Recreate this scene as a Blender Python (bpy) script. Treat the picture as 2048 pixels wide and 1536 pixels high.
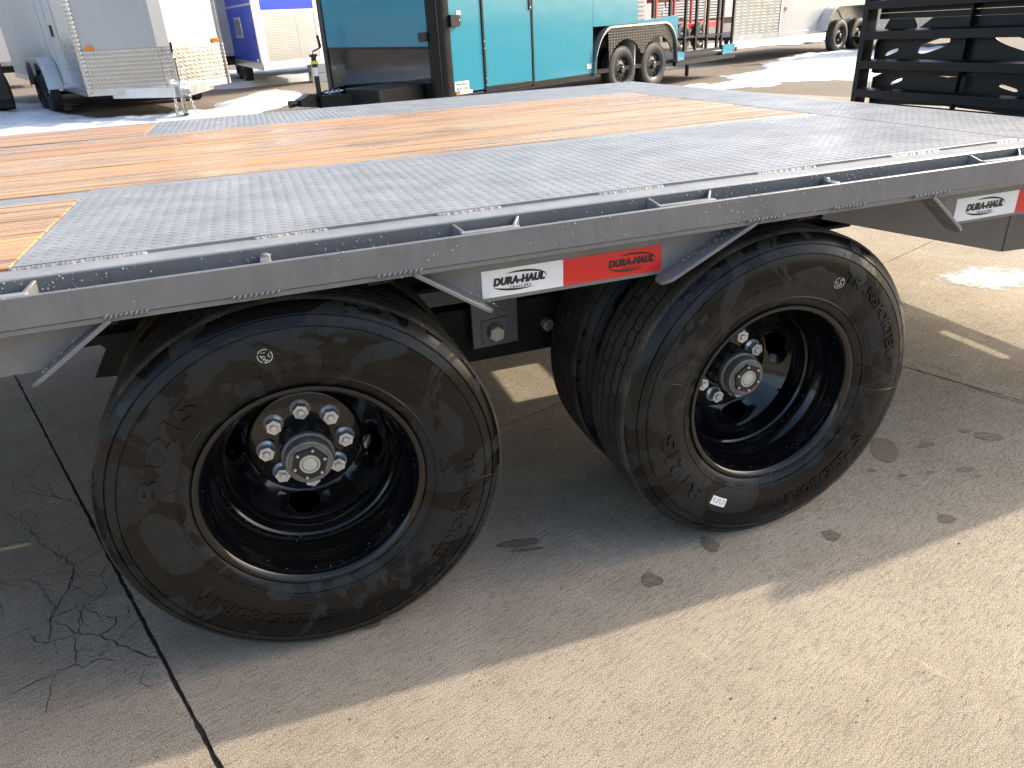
import bpy, math, random
import numpy as np
from mathutils import Vector, Matrix, noise as mnoise

random.seed(7)
R = math.radians
PI = math.pi
scene = bpy.context.scene
for o in list(bpy.data.objects):
    bpy.data.objects.remove(o)
COL = scene.collection

# ------------------------------------------------------------------ camera
FPX, PITCH, ROLL, YAW = 1477.31, 0.44200, -0.04055, 0.31024
CAM = Vector((0.0019, -1.2846, 1.1708))
cam_d = bpy.data.cameras.new('camera')
cam_d.sensor_fit = 'HORIZONTAL'
cam_d.sensor_width = 36.0
cam_d.lens = FPX / 2048.0 * 36.0
cam_d.clip_start = 0.02
cam_d.clip_end = 3000.0
cam = bpy.data.objects.new('camera', cam_d)
COL.objects.link(cam)
_f = Vector((math.sin(YAW) * math.cos(PITCH), math.cos(YAW) * math.cos(PITCH), -math.sin(PITCH)))
_r = Vector((math.cos(YAW), -math.sin(YAW), 0))
_u = _r.cross(_f)
_R = math.cos(ROLL) * _r + math.sin(ROLL) * _u
_U = -math.sin(ROLL) * _r + math.cos(ROLL) * _u
m = Matrix.Identity(4)
for i in range(3):
    m[i][0], m[i][1], m[i][2], m[i][3] = _R[i], _U[i], -_f[i], CAM[i]
cam.matrix_world = m
scene.camera = cam

# ------------------------------------------------------------------ sky, sun, exposure
SUN = Vector((1.59, 0.14, 1.0)).normalized()
world = bpy.data.worlds.new('World')
scene.world = world
world.use_nodes = True
wn = world.node_tree
bg = wn.nodes['Background']
sky = wn.nodes.new('ShaderNodeTexSky')
sky.sky_type = 'NISHITA'
sky.sun_disc = False
sky.sun_elevation = math.asin(SUN.z)
sky.sun_rotation = math.atan2(SUN.x, SUN.y)
sky.air_density = 1.0
sky.dust_density = 3.8
sky.ozone_density = 0.6
wn.links.new(sky.outputs['Color'], bg.inputs['Color'])
bg.inputs['Strength'].default_value = 0.15
sun_d = bpy.data.lights.new('sun', 'SUN')
sun_d.energy = 2.0
sun_d.angle = R(0.55)
sun_d.color = (1.0, 0.895, 0.70)
sun = bpy.data.objects.new('sun', sun_d)
sun.rotation_euler = SUN.to_track_quat('Z', 'Y').to_euler()
sun.location = (6, 1, 6)
COL.objects.link(sun)
vs = scene.view_settings
vs.view_transform = 'Standard'
vs.look = 'None'
vs.exposure = 1.5
vs.gamma = 1.0
vs.use_curve_mapping = False
scene.render.engine = 'CYCLES'
scene.cycles.max_bounces = 5
scene.cycles.diffuse_bounces = 3
scene.cycles.glossy_bounces = 3
scene.cycles.transmission_bounces = 3
scene.cycles.caustics_reflective = False
scene.cycles.caustics_refractive = False

# ------------------------------------------------------------------ materials
class NT:
    def __init__(s, name):
        s.m = bpy.data.materials.new(name)
        s.m.use_nodes = True
        s.t = s.m.node_tree
        s.b = s.t.nodes['Principled BSDF']
        s.tc = None
    def n(s, typ, **kw):
        nd = s.t.nodes.new(typ)
        for k, v in kw.items():
            setattr(nd, k, v)
        return nd
    def l(s, a, b):
        s.t.links.new(a, b)
    def coord(s, scale=(1, 1, 1), rot=(0, 0, 0), out='Object'):
        if s.tc is None:
            s.tc = s.n('ShaderNodeTexCoord')
        mp = s.n('ShaderNodeMapping')
        mp.inputs['Scale'].default_value = scale
        mp.inputs['Rotation'].default_value = rot
        s.l(s.tc.outputs[out], mp.inputs['Vector'])
        return mp.outputs['Vector']
    def noise(s, vec, scale, detail=3.0, rough=0.5, dist=0.0):
        nd = s.n('ShaderNodeTexNoise')
        nd.inputs['Scale'].default_value = scale
        nd.inputs['Detail'].default_value = detail
        nd.inputs['Roughness'].default_value = rough
        nd.inputs['Distortion'].default_value = dist
        s.l(vec, nd.inputs['Vector'])
        return nd.outputs['Fac']
    def vor(s, vec, scale, feature='F1', out='Distance', rnd=1.0):
        nd = s.n('ShaderNodeTexVoronoi', feature=feature)
        nd.inputs['Scale'].default_value = scale
        nd.inputs['Randomness'].default_value = rnd
        s.l(vec, nd.inputs['Vector'])
        return nd.outputs[out]
    def ramp(s, fac, stops, interp='LINEAR'):
        nd = s.n('ShaderNodeValToRGB')
        cr = nd.color_ramp
        cr.interpolation = interp
        while len(cr.elements) < len(stops):
            cr.elements.new(0.5)
        for e, (p, c) in zip(cr.elements, stops):
            e.position = p
            e.color = c if len(c) == 4 else (*c, 1)
        s.l(fac, nd.inputs['Fac'])
        return nd.outputs['Color']
    def rng(s, fac, a, b, c, d):
        nd = s.n('ShaderNodeMapRange')
        s.l(fac, nd.inputs['Value'])
        for k, v in zip(('From Min', 'From Max', 'To Min', 'To Max'), (a, b, c, d)):
            nd.inputs[k].default_value = v
        return nd.outputs['Result']
    def math(s, op, a, b=None):
        nd = s.n('ShaderNodeMath', operation=op)
        for i, v in enumerate((a, b)):
            if v is None:
                continue
            if isinstance(v, (int, float)):
                nd.inputs[i].default_value = v
            else:
                s.l(v, nd.inputs[i])
        return nd.outputs[0]
    def mix(s, fac, a, b, blend='MIX'):
        nd = s.n('ShaderNodeMix', data_type='RGBA', blend_type=blend)
        for i, v in ((0, fac), (6, a), (7, b)):
            if isinstance(v, (int, float)):
                nd.inputs[i].default_value = v
            elif isinstance(v, tuple):
                nd.inputs[i].default_value = v if len(v) == 4 else (*v, 1)
            else:
                s.l(v, nd.inputs[i])
        return nd.outputs[2]
    def bump(s, h, strength=0.3, dist=0.002, normal=None):
        nd = s.n('ShaderNodeBump')
        nd.inputs['Strength'].default_value = strength
        nd.inputs['Distance'].default_value = dist
        s.l(h, nd.inputs['Height'])
        if normal is not None:
            s.l(normal, nd.inputs['Normal'])
        return nd.outputs['Normal']
    def set(s, **kw):
        for k, v in kw.items():
            k = k.replace('_', ' ')
            i = s.b.inputs[k]
            if isinstance(v, (int, float)):
                i.default_value = v
            elif isinstance(v, tuple):
                i.default_value = v if len(v) == 4 else (*v, 1)
            else:
                s.l(v, i)
        return s.m

M = {}
def simple(name, col, rough=0.5, metal=0.0, coat=0.0, var=0.12, scale=6.0, bump=0.0, bscale=200.0, spec=0.5):
    t = NT(name)
    v = t.coord()
    n = t.noise(v, scale, 5, 0.6)
    c = t.mix(t.rng(n, 0.3, 0.7, 0, 1), tuple(x * (1 - var) for x in col), tuple(min(1, x * (1 + var)) for x in col))
    kw = dict(Base_Color=c, Roughness=t.rng(n, 0.3, 0.7, rough * 0.82, min(1, rough * 1.2)), Metallic=metal, Coat_Weight=coat, Specular_IOR_Level=spec)
    if bump:
        kw['Normal'] = t.bump(t.noise(v, bscale, 4, 0.6), bump, 0.002)
    M[name] = t.set(**kw)
    return M[name]

def mat_concrete(name, stain=0.0, far=False):
    t = NT(name)
    v = t.coord(out='Object')
    vb = t.coord(scale=(0.18, 1.0, 1.0))                   # broom lines run along local x
    big = t.noise(v, 1.3, 5, 0.6)
    mid = t.noise(v, 14, 5, 0.65)
    fine = t.noise(v, 430, 2, 0.8)
    broom = t.noise(vb, 150, 1, 0.6)
    base = t.ramp(big, [(0.3, (0.325, 0.283, 0.225)), (0.7, (0.425, 0.372, 0.297))])
    base = t.mix(t.rng(mid, 0.3, 0.7, 0.0, 0.35), base, (0.285, 0.248, 0.20))
    sp = t.ramp(fine, [(0.34, (0.25, 0.24, 0.23)), (0.50, (1, 1, 1)), (0.66, (1.7, 1.68, 1.62))])
    base = t.mix(1.0, base, sp, 'MULTIPLY')
    pit = t.ramp(t.noise(v, 120, 2, 0.5), [(0.27, (0.35, 0.33, 0.31)), (0.36, (1, 1, 1))])
    base = t.mix(0.8, base, pit, 'MULTIPLY')
    lines = t.ramp(broom, [(0.34, (0.72, 0.72, 0.72)), (0.5, (1, 1, 1))])
    base = t.mix(0.7, base, lines, 'MULTIPLY')
    drt = t.ramp(t.noise(v, 0.7, 5, 0.7), [(0.40, (1.05, 1.05, 1.05)), (0.62, (0.72, 0.69, 0.66))])
    base = t.mix(0.8, base, drt, 'MULTIPLY')
    scuff = t.ramp(t.noise(t.coord(scale=(1.0, 0.10, 1), rot=(0, 0, 0.5)), 26, 3, 0.6), [(0.66, (1, 1, 1)), (0.72, (1.22, 1.22, 1.22))])
    base = t.mix(0.8, base, scuff, 'MULTIPLY')
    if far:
        base = t.mix(0.65, base, (0.130, 0.108, 0.086))  # darker far ground: wet tone plus shade put into the colour
    if stain:
        base = t.mix(1.0, base, (stain, stain * 0.93, stain * 0.86), 'MULTIPLY')
    hh = t.math('ADD', t.math('MULTIPLY', fine, 0.9), t.math('MULTIPLY', broom, 0.9))
    nrm = t.bump(hh, 0.8, 0.0025)
    M[name] = t.set(Base_Color=base, Roughness=0.55 if stain else 0.86, Normal=nrm, Specular_IOR_Level=0.4 if stain else 0.25)
mat_concrete('concrete')
mat_concrete('concrete_damp', stain=0.52)
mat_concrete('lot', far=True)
simple('crack_dirt', (0.050, 0.041, 0.033), 0.95, var=0.8, scale=60, bump=0.8, bscale=300)
simple('crack_fine', (0.085, 0.071, 0.058), 0.95, var=0.6, scale=80)
simple('pebbles', (0.05, 0.045, 0.045), 0.8, var=0.4, scale=60)

def mat_paint_grey(name, lo, hi, r0, r1, peel=0.10, spec=0.5, coat=0.25):
    t = NT(name)
    v = t.coord()
    n = t.noise(v, 9, 6, 0.65)
    streak = t.noise(t.coord(scale=(3, 3, 0.6)), 22, 5, 0.6)
    c = t.ramp(t.math('ADD', t.math('MULTIPLY', n, 0.6), t.math('MULTIPLY', streak, 0.4)), [(0.36, lo), (0.64, hi)])
    rr = t.rng(t.noise(v, 30, 4, 0.6), 0.35, 0.65, r0, r1)
    nrm = t.bump(t.noise(v, 420, 3, 0.6), peel, 0.0012, t.bump(t.noise(v, 35, 3, 0.5), 0.10, 0.002))
    M[name] = t.set(Base_Color=c, Roughness=rr, Normal=nrm, Coat_Weight=coat, Coat_Roughness=0.15, Specular_IOR_Level=spec)
mat_paint_grey('grey_paint', (0.135, 0.137, 0.140), (0.180, 0.180, 0.180), 0.30, 0.46)
mat_paint_grey('grey_web', (0.105, 0.110, 0.120), (0.135, 0.140, 0.150), 0.30, 0.44)
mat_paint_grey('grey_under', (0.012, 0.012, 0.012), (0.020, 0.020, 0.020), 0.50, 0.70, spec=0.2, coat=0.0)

def mat_plate():
    t = NT('tread_plate')
    v = t.coord()
    wet = t.noise(v, 4.0, 5, 0.62, 0.4)
    c = t.ramp(t.noise(v, 11, 5, 0.6), [(0.35, (0.185, 0.184, 0.184)), (0.66, (0.250, 0.248, 0.246))])
    rr = t.ramp(wet, [(0.36, (0.24, 0.24, 0.24)), (0.52, (0.38, 0.38, 0.38)), (0.70, (0.50, 0.50, 0.50))])
    rip = t.noise(v, 60, 4, 0.6, 0.3)
    nrm = t.bump(t.noise(v, 480, 3, 0.6), 0.10, 0.001, t.bump(rip, 0.30, 0.0035))
    M['tread_plate'] = t.set(Base_Color=c, Roughness=rr, Normal=nrm, Specular_IOR_Level=0.42)
mat_plate()

def mat_wood():
    t = NT('wet_pine')
    oi = t.n('ShaderNodeObjectInfo')
    mp = t.n('ShaderNodeVectorMath', operation='ADD')
    cm = t.n('ShaderNodeCombineXYZ')
    t.l(t.math('MULTIPLY', oi.outputs['Random'], 37.0), cm.inputs[0])
    t.l(t.math('MULTIPLY', oi.outputs['Random'], 91.0), cm.inputs[1])
    base = t.coord()
    t.l(base, mp.inputs[0]); t.l(cm.outputs[0], mp.inputs[1])
    def st(sx, sy, sz):
        q = t.n('ShaderNodeMapping'); q.inputs['Scale'].default_value = (sx, sy, sz)
        t.l(mp.outputs[0], q.inputs['Vector']); return q.outputs['Vector']
    grain = t.noise(st(0.30, 22, 6), 4.2, 6, 0.66, 0.6)
    fib = t.noise(st(0.5, 60, 20), 6, 4, 0.65)
    knots = t.vor(st(1.1, 4.0, 1), 1.5)
    tone = t.noise(st(0.5, 2.2, 1), 1.6, 4, 0.6)
    c = t.ramp(grain, [(0.32, (0.20, 0.080, 0.028)), (0.42, (0.42, 0.200, 0.075)), (0.52, (0.49, 0.295, 0.140)), (0.66, (0.60, 0.41, 0.225))])
    c = t.mix(t.rng(tone, 0.35, 0.65, 0.0, 0.55), c, (0.44, 0.235, 0.105))
    c = t.mix(t.rng(oi.outputs['Random'], 0, 1, 0.0, 0.45), c, (0.54, 0.355, 0.165))
    c = t.mix(t.ramp(knots, [(0.035, (0.9, 0.9, 0.9)), (0.075, (0, 0, 0))]), c, (0.075, 0.032, 0.016))
    c = t.mix(0.8, c, t.ramp(fib, [(0.38, (0.36, 0.33, 0.31)), (0.50, (1.05, 1.04, 1.03))]), 'MULTIPLY')
    stk = t.noise(st(0.16, 13, 3), 6, 5, 0.7, 0.3)
    c = t.mix(0.9, c, t.ramp(stk, [(0.38, (0.16, 0.12, 0.09)), (0.44, (0.70, 0.66, 0.62)), (0.53, (1.03, 1.03, 1.03))]), 'MULTIPLY')
    wet = t.noise(t.coord(scale=(1, 2.2, 1)), 2.2, 5, 0.65)
    rr = t.ramp(wet, [(0.38, (0.15, 0.15, 0.15)), (0.56, (0.46, 0.46, 0.46))])
    h = t.math('ADD', t.math('MULTIPLY', grain, 0.8), t.math('MULTIPLY', fib, 0.6))
    M['wet_pine'] = t.set(Base_Color=c, Roughness=rr, Normal=t.bump(h, 0.6, 0.003), Specular_IOR_Level=0.4)
mat_wood()

def mat_rubber():
    t = NT('wet_rubber')
    v = t.coord()
    a = t.noise(v, 6.5, 3.0, 0.55, 1.6)
    mask = t.ramp(a, [(0.498, (0, 0, 0)), (0.516, (1, 1, 1))])
    dry = t.mix(t.rng(t.noise(v, 40, 4, 0.7), 0.35, 0.7, 0, 1), (0.0110, 0.0115, 0.0125), (0.0185, 0.019, 0.020))
    c = t.mix(mask, (0.0045, 0.0043, 0.0042), dry)
    rr = t.rng(mask, 0, 1, 0.20, 0.44)
    nrm = t.bump(t.noise(v, 500, 2, 0.6), 0.06, 0.001)
    M['wet_rubber'] = t.set(Base_Color=c, Roughness=rr, Normal=nrm, Specular_IOR_Level=0.26)
    t = NT('tread_rubber')
    v = t.coord()
    g = t.noise(v, 420, 3, 0.7)
    d = t.noise(v, 9, 5, 0.7)
    dirt = t.math('MULTIPLY', t.rng(d, 0.38, 0.62, 0.15, 1.0), t.rng(g, 0.44, 0.60, 0.0, 1.0))
    c = t.mix(dirt, (0.020, 0.018, 0.016), (0.17, 0.145, 0.11))
    M['tread_rubber'] = t.set(Base_Color=c, Roughness=0.7, Normal=t.bump(g, 0.6, 0.002), Specular_IOR_Level=0.3)
mat_rubber()
simple('groove_rubber', (0.006, 0.006, 0.006), 0.7)
simple('plain_rubber', (0.020, 0.020, 0.020), 0.55, var=0.3, scale=20)
def mat_rim():
    t = NT('rim_black')
    v = t.coord()
    n = t.noise(v, 25, 4, 0.6)
    M['rim_black'] = t.set(Base_Color=(0.003, 0.003, 0.0034), Roughness=t.rng(n, 0.3, 0.7, 0.07, 0.16), Coat_Weight=0.25, Coat_Roughness=0.05, Specular_IOR_Level=0.4,
                           Normal=t.bump(t.noise(v, 40, 3, 0.5), 0.05, 0.002))
mat_rim()
simple('zinc', (0.66, 0.68, 0.70), 0.30, metal=0.55, var=0.25, scale=60)
simple('hub_iron', (0.17, 0.16, 0.157), 0.42, metal=0.2, var=0.3, scale=40, bump=0.15, bscale=300)
simple('hub_black', (0.008, 0.008, 0.008), 0.36, var=0.2)
simple('cap_pale', (0.50, 0.49, 0.40), 0.45, var=0.12, scale=200)
simple('bolt_pale', (0.62, 0.60, 0.50), 0.42, metal=0.3, var=0.15, scale=90)
simple('black_paint', (0.006, 0.006, 0.007), 0.40, spec=0.3, var=0.3, scale=20, bump=0.15, bscale=150)
simple('ink', (0.012, 0.010, 0.010), 0.45)
simple('ink_red', (0.030, 0.008, 0.008), 0.45)
def mat_tape(name, col):
    t = NT(name)
    v = t.coord(scale=(1, 0.001, 1))
    h = t.vor(v, 190, rnd=0.12)
    c = t.mix(t.rng(h, 0.2, 0.6, 0.0, 0.22), col, tuple(x * 0.72 for x in col))
    M[name] = t.set(Base_Color=c, Roughness=0.30, Normal=t.bump(h, 0.15, 0.001), Coat_Weight=0.5)
mat_tape('tape_white', (0.78, 0.79, 0.80))
mat_tape('tape_red', (0.62, 0.016, 0.014))
simple('sticker_white', (0.78, 0.78, 0.76), 0.4, var=0.05)
def mat_water():
    t = NT('water_drops')
    M['water_drops'] = t.set(Base_Color=(0.30, 0.305, 0.31), Roughness=0.05, Specular_IOR_Level=0.6)  # opaque pale grey painted for the light clear drops would catch
    t = NT('rim_drops')
    M['rim_drops'] = t.set(Base_Color=(0.03, 0.03, 0.03), Roughness=0.04, Specular_IOR_Level=0.7)
mat_water()

# background materials
def mat_atp(name, base, metal, rough, k=26.0, strength=0.6, axes='xz', wav=0.15):
    t = NT(name)
    tc = t.coord()
    sp = t.n('ShaderNodeSeparateXYZ'); t.l(tc, sp.inputs[0])
    xy = t.math('ADD', t.math('MULTIPLY', sp.outputs[0], 0.55), sp.outputs[1])
    a = t.math('SINE', t.math('MULTIPLY', t.math('ADD', xy, sp.outputs[2]), k * PI))
    b = t.math('SINE', t.math('MULTIPLY', t.math('SUBTRACT', xy, sp.outputs[2]), k * PI))
    h = t.math('MULTIPLY', a, b)
    hh = t.rng(h, 0.15, 0.8, 0, 1)
    nrm = t.bump(hh, strength, 0.006, t.bump(t.noise(tc, 3.0, 3, 0.5), wav, 0.05))
    M[name] = t.set(Base_Color=base, Metallic=metal, Roughness=rough, Normal=nrm)
mat_atp('diamond_aluminium', (0.58, 0.58, 0.58), 1.0, 0.26, k=17.0, strength=0.26)
mat_atp('diamond_shaded', (0.26, 0.27, 0.28), 0.6, 0.35, k=20.0, strength=0.3)  # darker copy of the guard plate, with shade on the nose painted in
simple('grey_shaded', (0.27, 0.275, 0.285), 0.4, metal=0.4, var=0.06, scale=3)  # panel grey darkened to carry the same nose shade
mat_atp('diamond_black', (0.012, 0.012, 0.014), 0.0, 0.22, strength=0.5)
simple('white_panel', (0.47, 0.47, 0.465), 0.28, coat=0.4, var=0.02, scale=2, bump=0.03, bscale=3)
simple('cream_panel', (0.48, 0.475, 0.45), 0.4, var=0.04, scale=3, bump=0.1, bscale=14)
simple('grey_panel', (0.50, 0.51, 0.54), 0.30, var=0.03, scale=2)
def mat_wavy(name, col, rough=0.14):
    t = NT(name)
    v = t.coord()
    nrm = t.bump(t.noise(v, 2.2, 2, 0.4), 0.10, 0.05)
    M[name] = t.set(Base_Color=col, Roughness=rough, Normal=nrm, Coat_Weight=0.0 if rough > 0.3 else 0.5, Coat_Roughness=0.06, Specular_IOR_Level=0.2 if rough > 0.3 else 0.5)
mat_wavy('teal_panel', (0.021, 0.245, 0.345))
mat_wavy('blue_panel', (0.006, 0.040, 0.40), 0.35)
mat_wavy('gloss_black', (0.010, 0.011, 0.014), 0.10)
simple('aluminium', (0.66, 0.67, 0.68), 0.32, metal=0.9, var=0.08, scale=6)
simple('polished', (0.52, 0.54, 0.57), 0.26, metal=0.7, var=0.08, scale=3)
simple('chrome', (0.80, 0.80, 0.80), 0.15, metal=1.0, var=0.05)
simple('amber', (0.80, 0.23, 0.015), 0.25, coat=0.5)
simple('red_paint', (0.55, 0.03, 0.03), 0.4, var=0.2)
simple('red_lamp', (0.55, 0.01, 0.015), 0.2)
simple('yellow_sticker', (0.72, 0.66, 0.05), 0.4)
simple('glass_dark', (0.05, 0.05, 0.055), 0.08, coat=0.5)
simple('wheel_steel', (0.03, 0.03, 0.032), 0.3, var=0.2)
def mat_snow():
    t = NT('snow')
    v = t.coord()
    h = t.math('ADD', t.noise(v, 6, 6, 0.65), t.math('MULTIPLY', t.noise(v, 40, 4, 0.7), 0.4))
    c = t.mix(t.ramp(t.noise(v, 2.5, 6, 0.7), [(0.55, (0, 0, 0)), (0.75, (0.5, 0.5, 0.5))]), (0.60, 0.62, 0.65), (0.40, 0.37, 0.33))
    M['snow'] = t.set(Base_Color=c, Roughness=0.6, Normal=t.bump(h, 0.5, 0.03), Subsurface_Weight=0.0)
mat_snow()
def mat_ice():
    t = NT('salt_film')
    v = t.coord()
    ln = t.n('ShaderNodeVectorMath', operation='LENGTH')
    t.l(t.coord(scale=(2.6, 3.4, 0)), ln.inputs[0])
    f = t.math('SUBTRACT', t.math('MULTIPLY', t.noise(v, 7, 6, 0.72), 1.7), ln.outputs['Value'])
    a = t.ramp(f, [(0.22, (0, 0, 0)), (0.48, (0.85, 0.85, 0.85))])
    M['salt_film'] = t.set(Base_Color=(0.52, 0.52, 0.52), Roughness=0.6, Alpha=a)
mat_ice()

# ------------------------------------------------------------------ mesh helpers
SLOPE = 0.0198                    # the flatbed sits a touch nose-down: its frame climbs toward the rear
class MB:
    def __init__(s):
        s.v = []; s.f = []; s.mi = []; s.cur = 0
    def add(s, vs, fs):
        o = len(s.v)
        s.v += [tuple(p) for p in vs]
        s.f += [tuple(i + o for i in f) for f in fs]
        s.mi += [s.cur] * len(fs)
        return s
    def box(s, x0, x1, y0, y1, z0, z1):
        v = [(x0, y0, z0), (x1, y0, z0), (x1, y1, z0), (x0, y1, z0), (x0, y0, z1), (x1, y0, z1), (x1, y1, z1), (x0, y1, z1)]
        return s.add(v, [(0, 3, 2, 1), (4, 5, 6, 7), (0, 1, 5, 4), (1, 2, 6, 5), (2, 3, 7, 6), (3, 0, 4, 7)])
    def hexa(s, a, b):
        # two quads a,b (same order) joined to a solid
        return s.add(list(a) + list(b), [(3, 2, 1, 0), (4, 5, 6, 7), (0, 1, 5, 4), (1, 2, 6, 5), (2, 3, 7, 6), (3, 0, 4, 7)])
    def prism(s, poly, d0, d1, plane='xz'):
        # polygon extruded along the remaining axis
        def P(a, b, d):
            return {'xz': (a, d, b), 'xy': (a, b, d), 'yz': (d, a, b)}[plane]
        n = len(poly)
        v = [P(a, b, d0) for a, b in poly] + [P(a, b, d1) for a, b in poly]
        f = [tuple(range(n)), tuple(range(2 * n - 1, n - 1, -1))]
        for i in range(n):
            j = (i + 1) % n
            f.append((i, i + n, j + n, j))
        return s.add(v, f)
    def tube(s, pts, r, n=8, cap=True):
        pts = [Vector(p) for p in pts]
        rings = []
        for i, p in enumerate(pts):
            t = (pts[min(i + 1, len(pts) - 1)] - pts[max(i - 1, 0)]).normalized()
            up = Vector((0, 0, 1)) if abs(t.z) < 0.9 else Vector((1, 0, 0))
            a = t.cross(up).normalized(); b = t.cross(a)
            rr = r[i] if isinstance(r, (list, tuple)) else r
            rings.append([p + rr * (math.cos(2 * PI * k / n) * a + math.sin(2 * PI * k / n) * b) for k in range(n)])
        v = [q for rg in rings for q in rg]
        f = []
        for i in range(len(pts) - 1):
            for k in range(n):
                k2 = (k + 1) % n
                f.append((i * n + k, i * n + k2, (i + 1) * n + k2, (i + 1) * n + k))
        if cap:
            f.append(tuple(range(n - 1, -1, -1))); f.append(tuple(range((len(pts) - 1) * n, len(pts) * n)))
        return s.add(v, f)
    def cyl(s, c, r, d0, d1, axis='y', n=24, rot=0.0):
        poly = [(c[0] + r * math.cos(2 * PI * k / n + rot), c[1] + r * math.sin(2 * PI * k / n + rot)) for k in range(n)]
        return s.prism(poly, d0, d1, {'y': 'xz', 'z': 'xy', 'x': 'yz'}[axis])
    def lathe(s, prof, n=96, closed=False):
        # profile of (r, y) turned about the y axis
        v = []
        for k in range(n):
            a = 2 * PI * k / n
            for r, y in prof:
                v.append((r * math.cos(a), y, r * math.sin(a)))
        p = len(prof); f = []
        for k in range(n):
            k2 = (k + 1) % n
            for i in range(p if closed else p - 1):
                j = (i + 1) % p
                f.append((k * p + i, k2 * p + i, k2 * p + j, k * p + j))
        return s.add(v, f)
    def blob(s, c, eu, ev, en, n=7):
        # low dome: base ring, mid ring, top
        c, eu, ev, en = Vector(c), Vector(eu), Vector(ev), Vector(en)
        if eu.cross(ev).dot(en) < 0:
            eu, ev = ev, eu
        v = []
        for q, h in ((1.0, 0.0), (0.72, 0.7)):
            for k in range(n):
                a = 2 * PI * k / n
                v.append(c + q * (math.cos(a) * eu + math.sin(a) * ev) + h * en)
        v.append(c + en)
        f = []
        for k in range(n):
            k2 = (k + 1) % n
            f.append((k, k2, n + k2, n + k)); f.append((n + k, n + k2, 2 * n))
        return s.add(v, f)
    def build(s, name, mats, parent=None, tilt=False, bevel=0.0, smooth=35, seg=2):
        vs_ = s.v
        if tilt:
            vs_ = [(p[0], p[1], p[2] + SLOPE * p[0]) for p in vs_]
        me = bpy.data.meshes.new(name)
        me.from_pydata([tuple(p) for p in vs_], [], s.f)
        if not isinstance(mats, (list, tuple)):
            mats = [mats]
        for mt in mats:
            me.materials.append(M[mt])
        me.polygons.foreach_set('material_index', s.mi)
        finish(me, smooth)
        o = bpy.data.objects.new(name, me)
        COL.objects.link(o)
        o.parent = parent
        if bevel:
            b = o.modifiers.new('bevel', 'BEVEL')
            b.width = bevel; b.segments = seg; b.limit_method = 'ANGLE'; b.angle_limit = R(40)
            b.harden_normals = False
        return o

def finish(me, smooth=35):
    me.validate()
    if smooth:
        me.polygons.foreach_set('use_smooth', [True] * len(me.polygons))
        me.set_sharp_from_angle(angle=R(smooth))
    me.update()

def tag(o, label=None, cat=None, group=None, kind=None):
    for k, v in (('label', label), ('category', cat), ('group', group), ('kind', kind)):
        if v:
            o[k] = v
    return o
def empty(name, loc=(0, 0, 0), mat=None):
    o = bpy.data.objects.new(name, None)
    COL.objects.link(o)
    o.empty_display_size = 0.2
    if mat is not None:
        o.matrix_world = mat
    else:
        o.location = loc
    return o
def link_copy(o, parent=None):
    c = o.copy(); COL.objects.link(c); c.parent = parent
    return c

def text_geo(body, size, extrude=0.0, bold=0.0, shear=0.0, space=1.0):
    cu = bpy.data.curves.new('txt', 'FONT')
    cu.body = body; cu.size = size; cu.extrude = extrude; cu.offset = bold; cu.shear = shear
    cu.space_character = space
    cu.align_x = 'CENTER'; cu.align_y = 'BOTTOM_BASELINE'
    cu.resolution_u = 3
    ob = bpy.data.objects.new('txt', cu)
    COL.objects.link(ob)
    bpy.context.view_layer.update()
    dg = bpy.context.evaluated_depsgraph_get()
    me = bpy.data.meshes.new_from_object(ob.evaluated_get(dg))
    V = [tuple(v.co) for v in me.vertices]
    F = [tuple(p.vertices) for p in me.polygons]
    bpy.data.objects.remove(ob); bpy.data.curves.remove(cu); bpy.data.meshes.remove(me)
    return V, F

# ------------------------------------------------------------------ ground
def G(x, y):
    h = 0.02 * x + 0.022 * y - 0.06
    k = 0.02
    h2 = h - 0.03
    return 0.5 * (h2 + math.sqrt(h2 * h2 + k * k)) - 0.5 * (-0.09 + math.sqrt(0.0081 + k * k))

C0 = Vector((-0.472, 0.358)); E1 = Vector((0.9360, 0.3520)); E2 = Vector((-0.3520, 0.9360))
def s2w(a, b):
    p = C0 + a * E1 + b * E2
    return p.x, p.y
# base sheet, slightly below the slabs, reaching the horizon
gb = MB()
xs = sorted(set([-900, -300, -120, -60, -40] + list(range(-30, 61, 2)) + [80, 120, 300, 900]))
ys = sorted(set([-900, -300, -100, -40] + list(range(-20, 61, 2)) + [80, 120, 300, 900]))
gv = [(x, y, G(min(max(x, -60), 60), min(max(y, -40), 60)) - 0.045) for y in ys for x in xs]
nx = len(xs)
gb.add(gv, [(j * nx + i, j * nx + i + 1, (j + 1) * nx + i + 1, (j + 1) * nx + i) for j in range(len(ys) - 1) for i in range(nx - 1)])
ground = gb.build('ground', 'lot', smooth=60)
tag(ground, kind='structure')
dirt = MB()
dg_ = [(-3.2 + 0.8 * i, -3.4 + 0.8 * j) for j in range(9) for i in range(9)]
dirt.add([(*s2w(a, b), G(*s2w(a, b)) - 0.007) for a, b in dg_], [(j * 9 + i, j * 9 + i + 1, (j + 1) * 9 + i + 1, (j + 1) * 9 + i) for j in range(8) for i in range(8)])
dirt.build('joint_dirt', 'crack_dirt', ground)

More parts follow.
